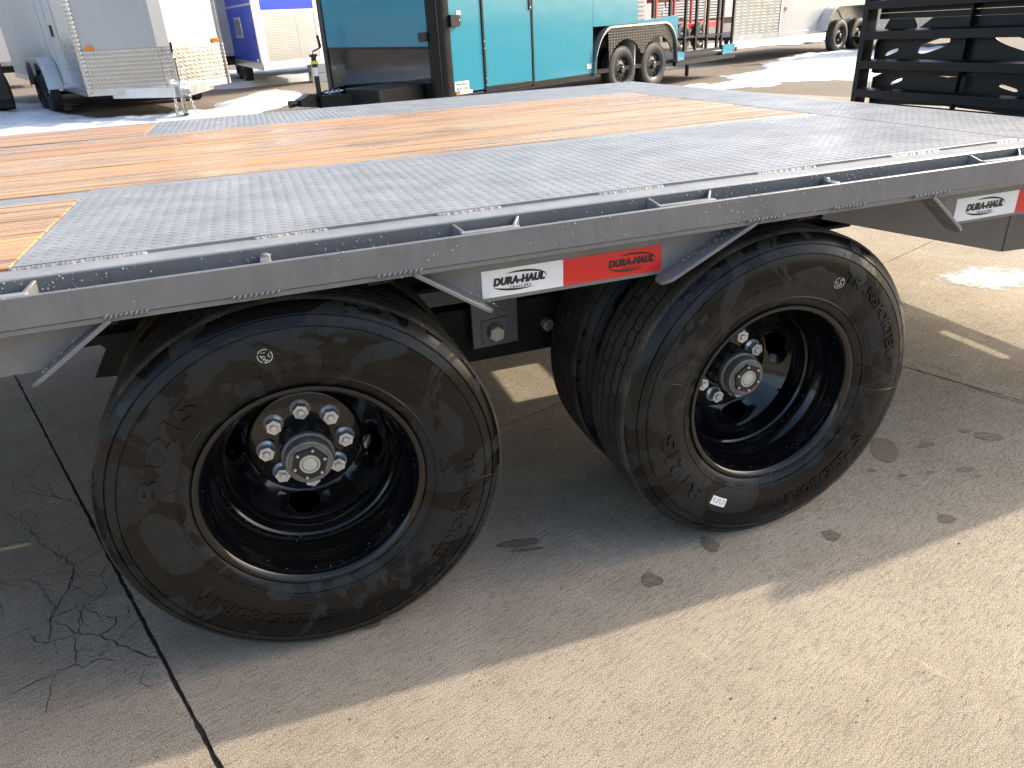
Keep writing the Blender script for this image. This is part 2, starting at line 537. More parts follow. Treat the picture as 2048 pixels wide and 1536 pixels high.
PA, PB = 2.55, 3.05
def make_slab(ia, ib, hero):
    a0, b0 = ia * PA, ib * PB
    n = 150 if hero else 10
    gap = 0.0020
    rot = Matrix(((E1.x, E2.x), (E1.y, E2.y)))
    V = []
    for j in range(n + 1):
        for i in range(n + 1):
            a = PA * i / n; b = PB * j / n
            if i == 0: a += gap
            if i == n: a -= gap
            if j == 0: b += gap
            if j == n: b -= gap
            if hero and (i in (0, n) or j in (0, n)):
                q = Vector((a0 + a, b0 + b, 3.7 * ia + 1.3 * ib))
                jt = 0.0050 * mnoise.noise(q * 16) + 0.0050 * mnoise.noise(q * 47)
                # wider, more broken right by the nearest corner and along the joint beside the tyre
                wide = math.exp(-((b0 + b) / 0.9) ** 2) * math.exp(-((a0 + a) / 0.5) ** 2)
                if i in (0, n): a += (1 if i == 0 else -1) * (abs(jt) * 1.0 + 0.0016 * wide)
                if j in (0, n): b += (1 if j == 0 else -1) * (abs(jt) * 0.7)
            wx, wy = s2w(a0 + a, b0 + b)
            V.append((a, b, G(wx, wy)))
    F = []
    N = n + 1
    for j in range(n):
        for i in range(n):
            F.append((j * N + i, j * N + i + 1, (j + 1) * N + i + 1, (j + 1) * N + i))
    # edge walls down to the dirt
    rim_ = [j for j in range(N)] + [j * N + n for j in range(1, N)] + [n * N + i for i in range(n - 1, -1, -1)] + [j * N for j in range(n - 1, 0, -1)]
    o = len(V)
    for k in rim_:
        p = V[k]; V.append((p[0], p[1], p[2] - 0.05))
    L = len(rim_)
    for k in range(L):
        k2 = (k + 1) % L
        F.append((rim_[k2], rim_[k], o + k, o + k2))
    me = bpy.data.meshes.new('concrete_slab')
    me.from_pydata(V, [], F)
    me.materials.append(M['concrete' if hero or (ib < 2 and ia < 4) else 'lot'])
    finish(me, 40)
    ob = bpy.data.objects.new('concrete_slab', me)
    COL.objects.link(ob)
    wx, wy = s2w(a0, b0)
    ob.matrix_world = Matrix.Translation((wx, wy, 0)) @ Matrix.Rotation(math.atan2(E1.y, E1.x), 4, 'Z')
    ob.parent = ground
    return ob
slabs = {}
for ia in range(-3, 8):
    for ib in range(-1, 6):
        slabs[(ia, ib)] = make_slab(ia, ib, ia in (-1, 0, 1) and ib in (-1, 0))

def on_slab(o, key):
    sl = slabs[key]
    o.parent = sl
    o.matrix_parent_inverse = sl.matrix_world.inverted()
def ribbon(mb, pts, w, z=0.0007, seed=0):
    # jagged tapered strip through ground points
    P = []
    for k in range(len(pts) - 1):
        a, b = Vector(pts[k]), Vector(pts[k + 1])
        st = max(2, int((b - a).length / 0.012))
        for i in range(st):
            P.append(a.lerp(b, i / st))
    P.append(Vector(pts[-1]))
    rnd = random.Random(seed)
    V = []
    for i, p in enumerate(P):
        t = (P[min(i + 1, len(P) - 1)] - P[max(i - 1, 0)]).normalized()
        nrm = Vector((-t.y, t.x))
        e = min(1, 4 * (i + 1) / len(P), 4 * (len(P) - i) / len(P))
        p = p + nrm * rnd.uniform(-1, 1) * 0.0035
        ww = 0.62 * w * (0.35 + 0.65 * e) * rnd.uniform(0.45, 1.25) * 0.5
        for s_ in (-1, 1):
            q = p + nrm * ww * s_
            V.append((q.x, q.y, G(q.x, q.y) + z))
    mb.add(V, [(2 * i, 2 * i + 2, 2 * i + 3, 2 * i + 1) for i in range(len(P) - 1)])
REF = CAM.copy()                  # where the ground marks were surveyed from
def px2g(px, py, z=0.0):
    d = _f + (px - 1024) / FPX * _R - (py - 768) / FPX * _U
    t = (z - REF.z) / d.z
    q = REF + t * d
    return (q.x, q.y)
cracks = [  # alligator cracks around the corner of the four slabs, by the front tyre
    ([(0, 990), (60, 985), (140, 1000), (200, 1035), (255, 1045)], 0.004), ([(75, 1085), (150, 1130), (140, 1170), (160, 1180)], 0.005),
    ([(150, 1130), (135, 1180), (100, 1240), (98, 1280)], 0.006), ([(75, 1085), (60, 1050), (0, 1020)], 0.003),
    ([(150, 1130), (230, 1085), (245, 1078)], 0.004), ([(0, 1170), (40, 1160), (95, 1170), (150, 1155), (200, 1150)], 0.003),
    ([(85, 1180), (110, 1215), (98, 1240)], 0.004), ([(150, 1175), (195, 1195), (215, 1175), (200, 1150), (230, 1110)], 0.004),
    ([(110, 1240), (150, 1265), (200, 1270), (230, 1250), (232, 1235), (200, 1232), (170, 1215)], 0.005),
    ([(200, 1270), (240, 1290), (290, 1310), (320, 1318)], 0.007), ([(60, 1268), (70, 1285), (105, 1285), (150, 1270)], 0.005),
    ([(148, 1275), (155, 1320), (148, 1328), (110, 1350), (60, 1370), (15, 1392)], 0.005), ([(110, 1350), (100, 1385), (95, 1425)], 0.004),
    ([(148, 1328), (165, 1335), (200, 1315), (218, 1290)], 0.004), ([(235, 1280), (260, 1255), (285, 1232)], 0.003),
    ([(105, 1285), (112, 1300), (110, 1310)], 0.003), ([(290, 1340), (280, 1365), (300, 1372), (325, 1370)], 0.003),
    ([(30, 975), (25, 960), (60, 952), (75, 935)], 0.004), ([(20, 885), (70, 875), (80, 872)], 0.003), ([(75, 1085), (120, 1060), (210, 1010)], 0.003),
]
for k, (pts, w) in enumerate(cracks):
    cm_ = MB()
    gp = [px2g(*p) for p in pts]
    ribbon(cm_, gp, w, seed=k)
    o = cm_.build('crack', 'crack_dirt' if w > 0.0045 else 'crack_fine', smooth=0)
    a = (Vector(gp[0]) - C0).dot(E1); b = (Vector(gp[0]) - C0).dot(E2)
    on_slab(o, (max(-3, math.floor(a / PA)), max(-1, math.floor(b / PB))))
rk = random.Random(44)
for k in range(26):
    px_, py_ = rk.uniform(0, 250), rk.uniform(960, 1330)
    if px_ > 120 + (py_ - 960) * 0.55: continue
    a = rk.uniform(0, 2 * PI); pts = [(px_, py_)]
    for _ in range(rk.randint(2, 5)):
        a += rk.uniform(-0.9, 0.9)
        px_ += rk.uniform(14, 30) * math.cos(a); py_ += rk.uniform(9, 20) * math.sin(a)
        pts.append((px_, py_))
    gp = [px2g(*p) for p in pts]
    cm_ = MB(); ribbon(cm_, gp, rk.uniform(0.0022, 0.0042), seed=200 + k)
    a_ = (Vector(gp[0]) - C0).dot(E1); b_ = (Vector(gp[0]) - C0).dot(E2)
    on_slab(cm_.build('crack', 'crack_fine', smooth=0), (max(-3, math.floor(a_ / PA)), max(-1, math.floor(b_ / PB))))
# crack with a spalled edge by the rear tyre
cm_ = MB()
for pts, w in (([(1812, 725), (1850, 748), (1900, 760), (1960, 782), (2000, 795), (2060, 812)], 0.010), ([(1818, 722), (1870, 735), (1925, 755)], 0.006)):
    ribbon(cm_, [px2g(*p) for p in pts], w, seed=91)
on_slab(cm_.build('crack', 'crack_dirt', smooth=0), (1, 0))

def stain_blob(poly, seed, key, name='wet_stain', mat='concrete_damp', z=0.0011, rough=0.10, n=40):
    # irregular flat film on a slab, from pixel outline centre and radii
    (cx, cy, rx, ry, ang) = poly
    V = []
    for k in range(n):
        a = 2 * PI * k / n
        q = Vector((math.cos(a), math.sin(a), seed * 3.1))
        rr = 1 + rough * 3.2 * mnoise.noise(q * 1.4) + rough * 2.0 * mnoise.noise(q * 4)
        u, v = rx * rr * math.cos(a), ry * rr * math.sin(a)
        x, y = px2g(cx + u * math.cos(ang) - v * math.sin(ang), cy + u * math.sin(ang) + v * math.cos(ang))
        V.append((x, y, G(x, y) + z))
    c = px2g(cx, cy)
    V.append((*c, G(*c) + z))
    mb = MB().add(V, [((k + 1) % n, k, n) for k in range(n)])
    ob = mb.build(name, mat, smooth=0)
    on_slab(ob, key)
for k, (p, key) in enumerate([
        ((1040, 1086, 46, 8, -0.12), (0, 0)), ((1050, 1100, 34, 4, -0.1), (0, 0)), ((1302, 1160, 21, 13, 0.2), (0, -1)), ((1420, 1090, 22, 12, 0.5), (0, -1)),
        ((1664, 1072, 17, 10, 0.2), (0, 0)), ((1893, 1038, 20, 8, 0.15), (1, -1)), ((745, 1250, 18, 8, -0.3), (0, -1)), ((1770, 900, 30, 22, 0.3), (0, 0)),
        ((1855, 888, 16, 4, 0.1), (1, -1)), ((1930, 862, 12, 4, 0), (1, -1)), ((1845, 893, 10, 4, 0), (1, -1)), ((1975, 873, 30, 8, 0.1), (1, -1)), ((1905, 712, 14, 4, 0.1), (1, 0)),
        ((1742, 942, 9, 4, 0), (0, 0)), ((1805, 952, 9, 4, 0), (0, 0)), ((1930, 940, 20, 5, -.05), (1, -1)), ((1860, 945, 10, 3, 0), (1, -1)), ((1955, 953, 7, 3, 0), (1, -1)), ((2000, 785, 12, 4, 0.1), (1, 0))]):
    stain_blob(p, k, key)

# loose grit lying on the slabs
grit = MB()
rg = random.Random(3)
for (px_, py_, s_) in [(1462, 1398, 6), (1240, 1446, 4), (1100, 1436, 6), (1918, 1088, 9), (1812, 1100, 5), (1550, 1437, 6), (1712, 1445, 5), (1735, 1402, 5), (1715, 1432, 4),
                       (855, 1478, 5), (1520, 1128, 4), (912, 1280, 6), (960, 1362, 5), (795, 1475, 5), (1840, 1085, 4), (1500, 1338, 5), (700, 1440, 4), (1230, 1392, 4)] + \
                      [(rg.uniform(500, 2040), rg.uniform(1180, 1530), rg.uniform(1.2, 2.6)) for _ in range(90)]:
    x, y = px2g(px_, py_)
    r = s_ / 1150 * 0.5
    grit.blob((x, y, G(x, y) + 0.0006), (r * rg.uniform(0.7, 1.6), r * rg.uniform(-0.5, 0.5), 0), (0, r * rg.uniform(0.5, 0.9), 0), (0, 0, r * 0.6), 6)
tag(grit.build('grit', 'pebbles'), 'dark crumbs of grit scattered on the sunlit concrete', 'grit', kind='stuff')

# ------------------------------------------------------------------ the flatbed trailer
TR = empty('flatbed_trailer')
tag(TR, 'grey flatbed trailer with wet wood and tread plate deck on black dual wheels', 'trailer')
X2 = 1.0560
ZC = 0.383
DECK = 0.876
YN, YF = -0.025, 2.600             # near and far deck edges
WY0, WY1 = 0.765, 1.985            # centre planks
PX0, PX1 = -0.392, 1.683           # plate left end, plank right end
XE = 2.0                           # rear break of the deck
XL = -2.4

def T(mb, name, mat, bevel=0.0012, smooth=35, parent=TR):
    return mb.build(name, mat, parent, tilt=True, bevel=bevel, smooth=smooth)

# planks
def plank(x0, x1, y0, y1, sx):
    zt = DECK + 0.0004 + 0.5 * sx
    mb = MB().prism([(y0 + 0.0003, DECK - 0.038), (y0 + 0.0003, zt - 0.014), (y0 + 0.0032, zt - 0.010), (y0 + 0.0036, zt), (y1 - 0.0036, zt), (y1 - 0.0032, zt - 0.010), (y1 - 0.0003, zt - 0.014), (y1 - 0.0003, DECK - 0.038)], x0, x1, 'yz')
    return T(mb, 'plank', 'wet_pine', bevel=0.003)
nW = 6
for i in range(nW):
    plank(XL, PX1, WY0 + (WY1 - WY0) * i / nW, WY0 + (WY1 - WY0) * (i + 1) / nW, random.uniform(0, 0.003))
for y0, y1 in ((0.045, 0.2500), (0.2500, 0.445), (0.445, 0.655)):
    plank(XL, PX0 - 0.003, y0, y1, random.uniform(0, 0.003))
for y0, y1 in ((2.050, 2.31), (2.31, 2.59)):
    plank(XL, PX0 - 0.003, y0, y1, random.uniform(0, 0.003))

# steel strips beside the centre planks and the tread plates
T(MB().box(XL, PX0 - 0.003, 0.660, WY0 - 0.002, DECK - 0.012, DECK - 0.002), 'deck_strip', 'tread_plate')
T(MB().box(XL, PX0 - 0.003, WY1 + 0.002, 2.046, DECK - 0.012, DECK - 0.002), 'deck_strip', 'tread_plate')
def lugs(mb, x0, x1, y0, y1, z, pitch=0.0168):
    L, Wd, Hh = 0.0104, 0.0024, 0.0008
    base = [(-1, 0), (-0.45, -0.85), (0.45, -0.85), (1, 0), (0.45, 0.85), (-0.45, 0.85)]
    # diagonal lattice: along its own axis every lug meets a crosswise one
    q = pitch / math.sqrt(2)
    ni = int((x1 - x0) / q); nj = int((y1 - y0) / q)
    for i in range(ni):
        for j in range(nj):
            if (i + j) % 2:
                continue
            cx, cy = x0 + (i + 0.5) * q, y0 + (j + 0.5) * q
            a = PI / 4 if i % 2 else -PI / 4
            ca, sa = math.cos(a), math.sin(a)
            v = [(cx + u * L * ca - w * Wd * sa, cy + u * L * sa + w * Wd * ca, z) for u, w in base]
            v += [(cx + u * 0.62 * L * ca - w * 0.45 * Wd * sa, cy + u * 0.62 * L * sa + w * 0.45 * Wd * ca, z + Hh) for u, w in base]
            f = [(k, (k + 1) % 6, 6 + (k + 1) % 6, 6 + k) for k in range(6)] + [(6, 7, 8, 9, 10, 11)]
            mb.add(v, f)
def tplate(x0, x1, y0, y1, lx0, lx1, ly0, ly1):
    o = T(MB().box(x0, x1, y0, y1, DECK - 0.0085, DECK), 'tread_plate', 'tread_plate')
    lg = MB()
    lugs(lg, lx0, lx1, ly0, ly1, DECK - 0.0002)
    l_ = lg.build('tread_lug', 'tread_plate', o, tilt=True, smooth=50)
    tag(l_, kind='stuff')
    return o
tplate(PX0, PX1 + 0.004, 0.042, WY0 - 0.003, PX0 + 0.01, PX1, 0.052, WY0 - 0.055)
tplate(PX0, PX1 + 0.004, WY1 + 0.004, YF, PX0 + 0.01, PX1, WY1 + 0.045, YF - 0.01)
tplate(PX1 + 0.008, XE, 0.042, YF, PX1 + 0.015, XE - 0.01, 0.052, YF - 0.01)

# side channel (C section open inward) with its flat top flange, both sides
for k_ in (0, 1):
    q_ = (lambda a: a) if k_ == 0 else (lambda a: 2 * 1.2875 - a)
    y0, y1 = sorted((q_(YN), q_(YN + 0.008)))
    T(MB().box(XL, XE, y0, y1, 0.7985, 0.8715), 'side_channel', 'grey_web', 0.0025)
    y0, y1 = sorted((q_(YN + 0.0082), q_(0.0405)))
    T(MB().box(XL, XE, y0, y1, 0.8640, 0.8713), 'top_flange', 'tread_plate', 0.0012)
# stitch welds between the top flange and the tread plate
wb = random.Random(5)
def weld_row(x0, x1, y, z, dy, dz, n, r, name='weld_bead', slope_z=0.0, mat='grey_paint'):
    mb = MB()
    for i in range(n):
        t = (i + 0.5) / n
        c = (x0 + (x1 - x0) * t, y + wb.uniform(-1, 1) * r * 0.15, z + slope_z * t + wb.uniform(-1, 1) * r * 0.15)
        hx = abs(x1 - x0) / n * 0.62
        mb.blob(c, (hx, 0, 0), (0, dy * r, dz * r), (0, -dz * r * 0.7, dy * r * 0.7) if dz == 0 else (0, -r * 0.6, 0), 8)
    return T(mb, name, mat, 0, 60)
for x0, x1 in ((-0.39, -0.19), (-0.02, 0.10), (0.30, 0.42), (0.62, 0.76), (0.98, 1.12), (1.32, 1.46), (1.62, 1.80)):
    mb = MB()
    n = int((x1 - x0) / 0.007)
    for i in range(n):
        mb.blob((x0 + 0.007 * i + wb.uniform(-1, 1) * 0.001, 0.0415 + wb.uniform(-1, 1) * 0.0015, 0.8712), (0.0085, 0, 0), (0, 0.0085, 0), (0, 0, 0.0036), 8)
    T(mb, 'weld_bead', 'tread_plate', 0, 60)

# rub rail: flat bar, lower flange, far side too
for sgn, y0, y1 in ((1, -0.070, -0.0605), (-1, 2.6355, 2.645)):
    T(MB().box(XL, XE, y0, y1, 0.8075, 0.8560), 'rub_rail', 'grey_paint', 0.0018)
    T(MB().box(XL, XE, min(y0 + 0.003, YF + 0.0), max(y1 - 0.003, YN + 0.006) if sgn > 0 else y1 - 0.003, 0.7975, 0.8068), 'lower_flange', 'grey_paint', 0.0015)
# stake pockets and spacers between channel and rail
def pocket(x0, x1):
    o = T(MB().box(x0 + 0.010, x1 - 0.010, -0.0602, -0.0440, 0.807, 0.8572), 'stake_pocket', 'tread_plate', 0.0015)
    for a, b, s_ in ((x0, x0 + 0.0065, 1), (x1 - 0.0065, x1, -1)):
        sl = 0.014 * s_
        T(MB().hexa([(a, YN - 0.0004, 0.807), (b, YN - 0.0004, 0.807), (b + sl, -0.0436, 0.807), (a + sl, -0.0436, 0.807)],
                [(a, YN - 0.0004, 0.868), (b, YN - 0.0004, 0.868), (b + sl, -0.0436, 0.8565), (a + sl, -0.0436, 0.8565)]), 'pocket_side', 'grey_paint', 0.0015, parent=o)
    return o
for x0, x1 in ((-0.505, -0.345), (0.305, 0.432), (0.688, 0.828), (1.470, 1.615), (-1.2, -1.06)):
    pocket(x0, x1)
for x in (-0.012, 1.095, -0.80):
    mb = MB().box(x - 0.009, x + 0.009, -0.0600, YN - 0.0004, 0.807, 0.857)
    mb.blob((x, YN - 0.004, 0.8572), (0.010, 0, 0), (0, 0.006, 0), (0, 0, 0.006), 8)
    T(mb, 'spacer_block', 'grey_paint', 0.002)

# skirt plates with slanted end flanges
def skirt(poly, name='skirt_plate'):
    return T(MB().prism(poly, -0.0245, -0.0180), name, 'grey_paint', 0.0012)
def flange(a, b, nrm_side, y0=-0.070, y1=-0.022, t=0.0075, tip=0.018):
    a, b = Vector(a), Vector(b)
    d = (b - a).normalized(); n = Vector((-d.y, d.x)) * nrm_side * t
    mb = MB()
    e = b + d * tip
    pts0 = [a, a + n]
    # rounded tip: step the far end back at the outer corners
    A = []
    for y, q in ((y0, b - d * 0.004), (y0 + 0.006, b + d * tip * 0.55), (y0 + 0.016, e), (y1 - 0.012, e), (y1, b + d * tip * 0.5)):
        A.append((y, q))
    V = [(a.x, y0, a.y), (a.x + n.x, y0, a.y + n.y), (a.x, y1, a.y), (a.x + n.x, y1, a.y + n.y)]
    for y, q in A:
        V.append((q.x, y, q.y)); V.append((q.x + n.x, y, q.y + n.y))
    k = len(A)
    low = [0] + [4 + 2 * i for i in range(k)] + [2]
    up = [1] + [5 + 2 * i for i in range(k)] + [3]
    F = [tuple(low), tuple(reversed(up))]
    L = len(low)
    for i in range(L):
        j = (i + 1) % L
        F.append((low[j], low[i], up[i], up[j]))
    mb.add(V, F)
    return T(mb, 'skirt_flange', 'grey_paint', 0.0015)
skirt([(0.236, 0.7970), (0.352, 0.7135), (0.727, 0.7135), (0.904, 0.7970)])
flange((0.222, 0.797), (0.348, 0.7125), 1)
flange((0.910, 0.797), (0.728, 0.7085), -1)
skirt([(-1.9, 0.797), (-1.9, 0.7215), (-0.378, 0.7215), (-0.264, 0.797)])
flange((-0.252, 0.797), (-0.372, 0.7165), -1)
skirt([(1.356, 0.797), (1.452, 0.7145), (1.99, 0.7145), (1.99, 0.797)])
flange((1.343, 0.797), (1.440, 0.7165), 1)
# weld beads along the lower edge of the rail
for x0, x1 in ((-0.075, 0.003), (-0.262, -0.196), (0.158, 0.240), (0.885, 0.970), (1.085, 1.165), (1.290, 1.385)):
    mb = MB()
    n = 9
    for i in range(n):
        t = (i + 0.5) / n
        mb.blob((x0 + (x1 - x0) * t, -0.0700, 0.8065 + wb.uniform(-1, 1) * 0.001), ((x1 - x0) / n * 0.50, 0, 0.0012), (0.001, 0, 0.0042), (0, -0.0034, 0.0008), 8)
    T(mb, 'weld_bead', 'grey_paint', 0, 60)

# reflective tape with printed logo
def logo(parent, cx, cz, w, y, mat):
    # heavy slanted wordmark between two crescent strokes
    V, F = text_geo('DURA-HAUL', 0.1, 0.0, 0.0062, 0.22, 1.08)
    xs_ = [v[0] for v in V]; zs_ = [v[1] for v in V]
    x0, x1, z0, z1 = min(xs_), max(xs_), min(zs_), max(zs_)
    hgt = w * 0.155
    def put(v, ox=0.0, oz=0.0, ww=w, hh=hgt):
        u = (v[0] - x0) / (x1 - x0) - 0.5; t = (v[1] - z0) / (z1 - z0)
        return (cx + ox + u * ww, y, cz + oz + t * hh)
    mb = MB()
    for kx in (-1, -0.4, 0.2, 0.8):
        mb.add([(lambda q: (q[0], q[1] - 0.00004 * (kx + 1), q[2]))(put(v, kx * w * 0.0055, -hgt * 0.42)) for v in V], F)
    V2, F2 = text_geo('TRAILERS', 0.1, 0.0, 0.0022, 0.2, 1.35)
    xs2 = [v[0] for v in V2]; zs2 = [v[1] for v in V2]
    for v in [0]:
        mb.add([(cx + w * 0.02 + ((q[0] - min(xs2)) / (max(xs2) - min(xs2)) - 0.5) * w * 0.42, y, cz - hgt * 0.95 + (q[1] - min(zs2)) / (max(zs2) - min(zs2)) * hgt * 0.36) for q in V2], F2)
    def cres(a0, a1, rx, rz, ox, oz, thick, n=26):
        P = []
        for i in range(n + 1):
            t = i / n; a = a0 + (a1 - a0) * t
            k = thick * math.sin(PI * min(1, max(0, t)) ** 0.75) if True else 0
            P.append(((ox + rx * math.cos(a), oz + rz * math.sin(a)), (ox + (rx - k) * math.cos(a), oz + (rz - k * 1.15) * math.sin(a))))
        v_ = []
        for p, q in P:
            v_.append((cx + p[0], y, cz + p[1])); v_.append((cx + q[0], y, cz + q[1]))
        mb.add(v_, [(2 * i, 2 * i + 1, 2 * i + 3, 2 * i + 2) for i in range(n)])
    cres(R(128), R(-22), w * 0.50, hgt * 1.06, w * 0.035, hgt * 0.10, w * 0.034)
    cres(R(196), R(312), w * 0.50, hgt * 0.98, -w * 0.02, -hgt * 0.22, w * 0.036)
    o = mb.build('printed_logo', mat, parent, tilt=True, smooth=0)
    return o
def tape(x0, x1, mat, lx, lw, ink):
    zt, zb = 0.7735, 0.7215
    o = T(MB().box(x0, x1, -0.0256, -0.0246, zb, zt), 'reflective_tape', mat, 0)
    if lx is not None:
        logo(o, lx, (zt + zb) / 2 + 0.001, lw, -0.0262, ink)
    return o
tape(0.3550, 0.5165, 'tape_white', 0.428, 0.102, 'ink')
tape(0.5170, 0.7250, 'tape_red', 0.6600, 0.098, 'ink_red')
tape(1.464, 1.646, 'tape_white', 1.550, 0.108, 'ink')
tape(1.6465, 1.84, 'tape_red', None, 0, 'ink_red')

# frame below the deck
def ibeam(y, z0, z1, x0, x1):
    w, tf, tw = 0.055, 0.012, 0.004
    pr = [(y - w, z0), (y + w, z0), (y + w, z0 + tf), (y + tw, z0 + tf), (y + tw, z1 - tf), (y + w, z1 - tf), (y + w, z1), (y - w, z1), (y - w, z1 - tf), (y - tw, z1 - tf), (y - tw, z0 + tf), (y - w, z0 + tf)]
    return T(MB().prism(pr[::-1], x0, x1, 'yz'), 'main_beam', 'grey_under', 0.002)
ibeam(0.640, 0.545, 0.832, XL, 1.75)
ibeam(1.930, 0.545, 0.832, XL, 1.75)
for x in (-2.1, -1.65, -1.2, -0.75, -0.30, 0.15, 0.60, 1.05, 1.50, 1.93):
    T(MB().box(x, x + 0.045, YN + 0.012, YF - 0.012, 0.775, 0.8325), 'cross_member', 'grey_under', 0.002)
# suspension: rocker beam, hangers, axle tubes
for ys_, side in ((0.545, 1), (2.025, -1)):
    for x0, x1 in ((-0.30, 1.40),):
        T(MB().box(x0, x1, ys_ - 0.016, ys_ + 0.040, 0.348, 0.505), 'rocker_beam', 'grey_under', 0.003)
    yy = ys_ - 0.052 if side > 0 else ys_ + 0.052
    for xh in (0.528, -0.355):
        if xh == 0.528:
            T(MB().prism([(xh - 0.066, 0.735), (xh - 0.062, 0.400), (xh + 0.066, 0.404), (xh + 0.066, 0.735)], yy - 0.005, yy + 0.005), 'spring_hanger', 'grey_web', 0.003)
        else:
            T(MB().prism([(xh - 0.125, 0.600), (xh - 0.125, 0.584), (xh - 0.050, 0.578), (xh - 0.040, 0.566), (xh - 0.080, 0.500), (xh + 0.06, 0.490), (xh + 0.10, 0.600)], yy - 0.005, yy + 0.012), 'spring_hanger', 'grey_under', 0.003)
bl = MB().prism([(0.490, 0.478), (0.492, 0.412), (0.565, 0.416), (0.565, 0.484)], 0.4845, 0.4875)
T(bl, 'wear_plate', 'grey_web', 0.002)
b1 = MB().cyl((0.527, 0.444), 0.0215, 0.462, 0.4842, 'y', 6, 0.35)
b1.cyl((0.527, 0.444), 0.0165, 0.4605, 0.4622, 'y', 20)
T(b1, 'hanger_bolt', 'bolt_pale', 0.0012)
b1 = MB().cyl((0.690, 0.425), 0.018, 0.505, 0.5285, 'y', 6, 0.2)
T(b1, 'hanger_bolt', 'zinc', 0.001)
for x in (0.0, X2):
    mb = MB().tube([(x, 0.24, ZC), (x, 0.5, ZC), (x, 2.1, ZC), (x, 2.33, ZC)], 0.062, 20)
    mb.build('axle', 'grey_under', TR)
    for y in (0.50, 2.075):
        pass
# tail: sloping beams, dovetail with unseen gaps shaped for sun patches, stand-up ramp
DX0, DX1 = 2.004, 3.46
def dz(x):
    return 0.913 - 0.25 * (x - 2.0)
def dslat(x0, x1, y0, y1, name='dovetail_slat', th_=0.012):
    mb = MB().hexa([(x0, y0, dz(x0) - th_), (x1, y0, dz(x1) - th_), (x1, y1, dz(x1) - th_), (x0, y1, dz(x0) - th_)],
                   [(x0, y0, dz(x0)), (x1, y0, dz(x1)), (x1, y1, dz(x1)), (x0, y1, dz(x0))])
    return mb.build(name, 'grey_paint', TR, bevel=0.0015)
dslat(DX0, 2.110, YN, YF)
dslat(2.113, 2.255, YN, 1.045); dslat(2.113, 2.255, 1.330, YF)
dslat(2.258, 3.065, YN, YF)
dslat(3.068, 3.100, YN, 0.320); dslat(3.068, 3.100, 0.430, YF)
dslat(3.103, 3.400, YN, YF)
dslat(3.403, 3.440, YN, 0.555); dslat(3.403, 3.440, 0.925, YF)
dslat(3.443, 3.470, YN, YF)
for y in (0.55, 1.93):
    mb = MB().hexa([(1.56, y - 0.05, 0.640), (2.32, y - 0.05, 0.448), (2.32, y + 0.05, 0.448), (1.56, y + 0.05, 0.640)],
                   [(1.56, y - 0.05, 0.86), (2.32, y - 0.05, 0.800), (2.32, y + 0.05, 0.800), (1.56, y + 0.05, 0.86)])
    mb.hexa([(2.323, y - 0.05, 0.448), (3.40, y - 0.05, 0.430), (3.40, y + 0.05, 0.430), (2.323, y + 0.05, 0.448)],
            [(2.323, y - 0.05, 0.799), (3.40, y - 0.05, 0.545), (3.40, y + 0.05, 0.545), (2.323, y + 0.05, 0.799)])
    mb.build('tail_beam', 'grey_web', TR, bevel=0.003)  # darker grey than the rails, shade under the tail put into the colour
for y0, y1 in ((-0.070, -0.030), (2.605, 2.645)):
    mb = MB().hexa([(2.003, y0, 0.840), (3.46, y0, 0.48), (3.46, y1, 0.48), (2.003, y1, 0.840)],
                   [(2.003, y0, 0.895), (3.46, y0, 0.535), (3.46, y1, 0.535), (2.003, y1, 0.895)])
    mb.build('tail_rail', 'grey_paint', TR, bevel=0.002)
RX = 3.50
ramp = MB()
ramp.box(RX, RX + 0.075, 2.585, 2.625, 0.56, 1.62)
ramp = ramp.build('ramp', 'black_paint', TR, bevel=0.003)
MB().box(RX, RX + 0.075, -0.02, 0.020, 0.56, 1.62).build('side_rail', 'black_paint', ramp, bevel=0.003)
for y in (1.93, 1.28, 0.62):
    MB().hexa([(RX + 0.045, y, 0.56), (RX + 0.075, y, 0.56), (RX + 0.075, y + 0.012, 0.56), (RX + 0.045, y + 0.012, 0.56)],
              [(RX + 0.045, y - 0.02, 1.62), (RX + 0.075, y - 0.02, 1.62), (RX + 0.075, y - 0.008, 1.62), (RX + 0.045, y - 0.008, 1.62)]).build('stiffener', 'black_paint', ramp, bevel=0.002)
MB().tube([(RX + 0.03, -0.02, 0.556), (RX + 0.03, 2.625, 0.556)], 0.013, 12).build('hinge_tube', 'black_paint', ramp)
for k in range(1, 7):
    z = 0.637 + 0.157 * k
    pr = [(RX - 0.002, z - 0.042), (RX + 0.006, z - 0.042), (RX + 0.006, z - 0.008), (RX + 0.040, z + 0.003), (RX + 0.040, z + 0.011), (RX - 0.002, z)]
    mb = MB()
    n = len(pr)
    V = [(a, 0.0205, b + 0.012) for a, b in pr] + [(a, 2.5845, b) for a, b in pr]
    mb.add(V, [tuple(range(n)), tuple(range(2 * n - 1, n - 1, -1))] + [(i, i + n, (i + 1) % n + n, (i + 1) % n) for i in range(n)])
    mb.build('rung', 'black_paint', ramp, bevel=0.0015)

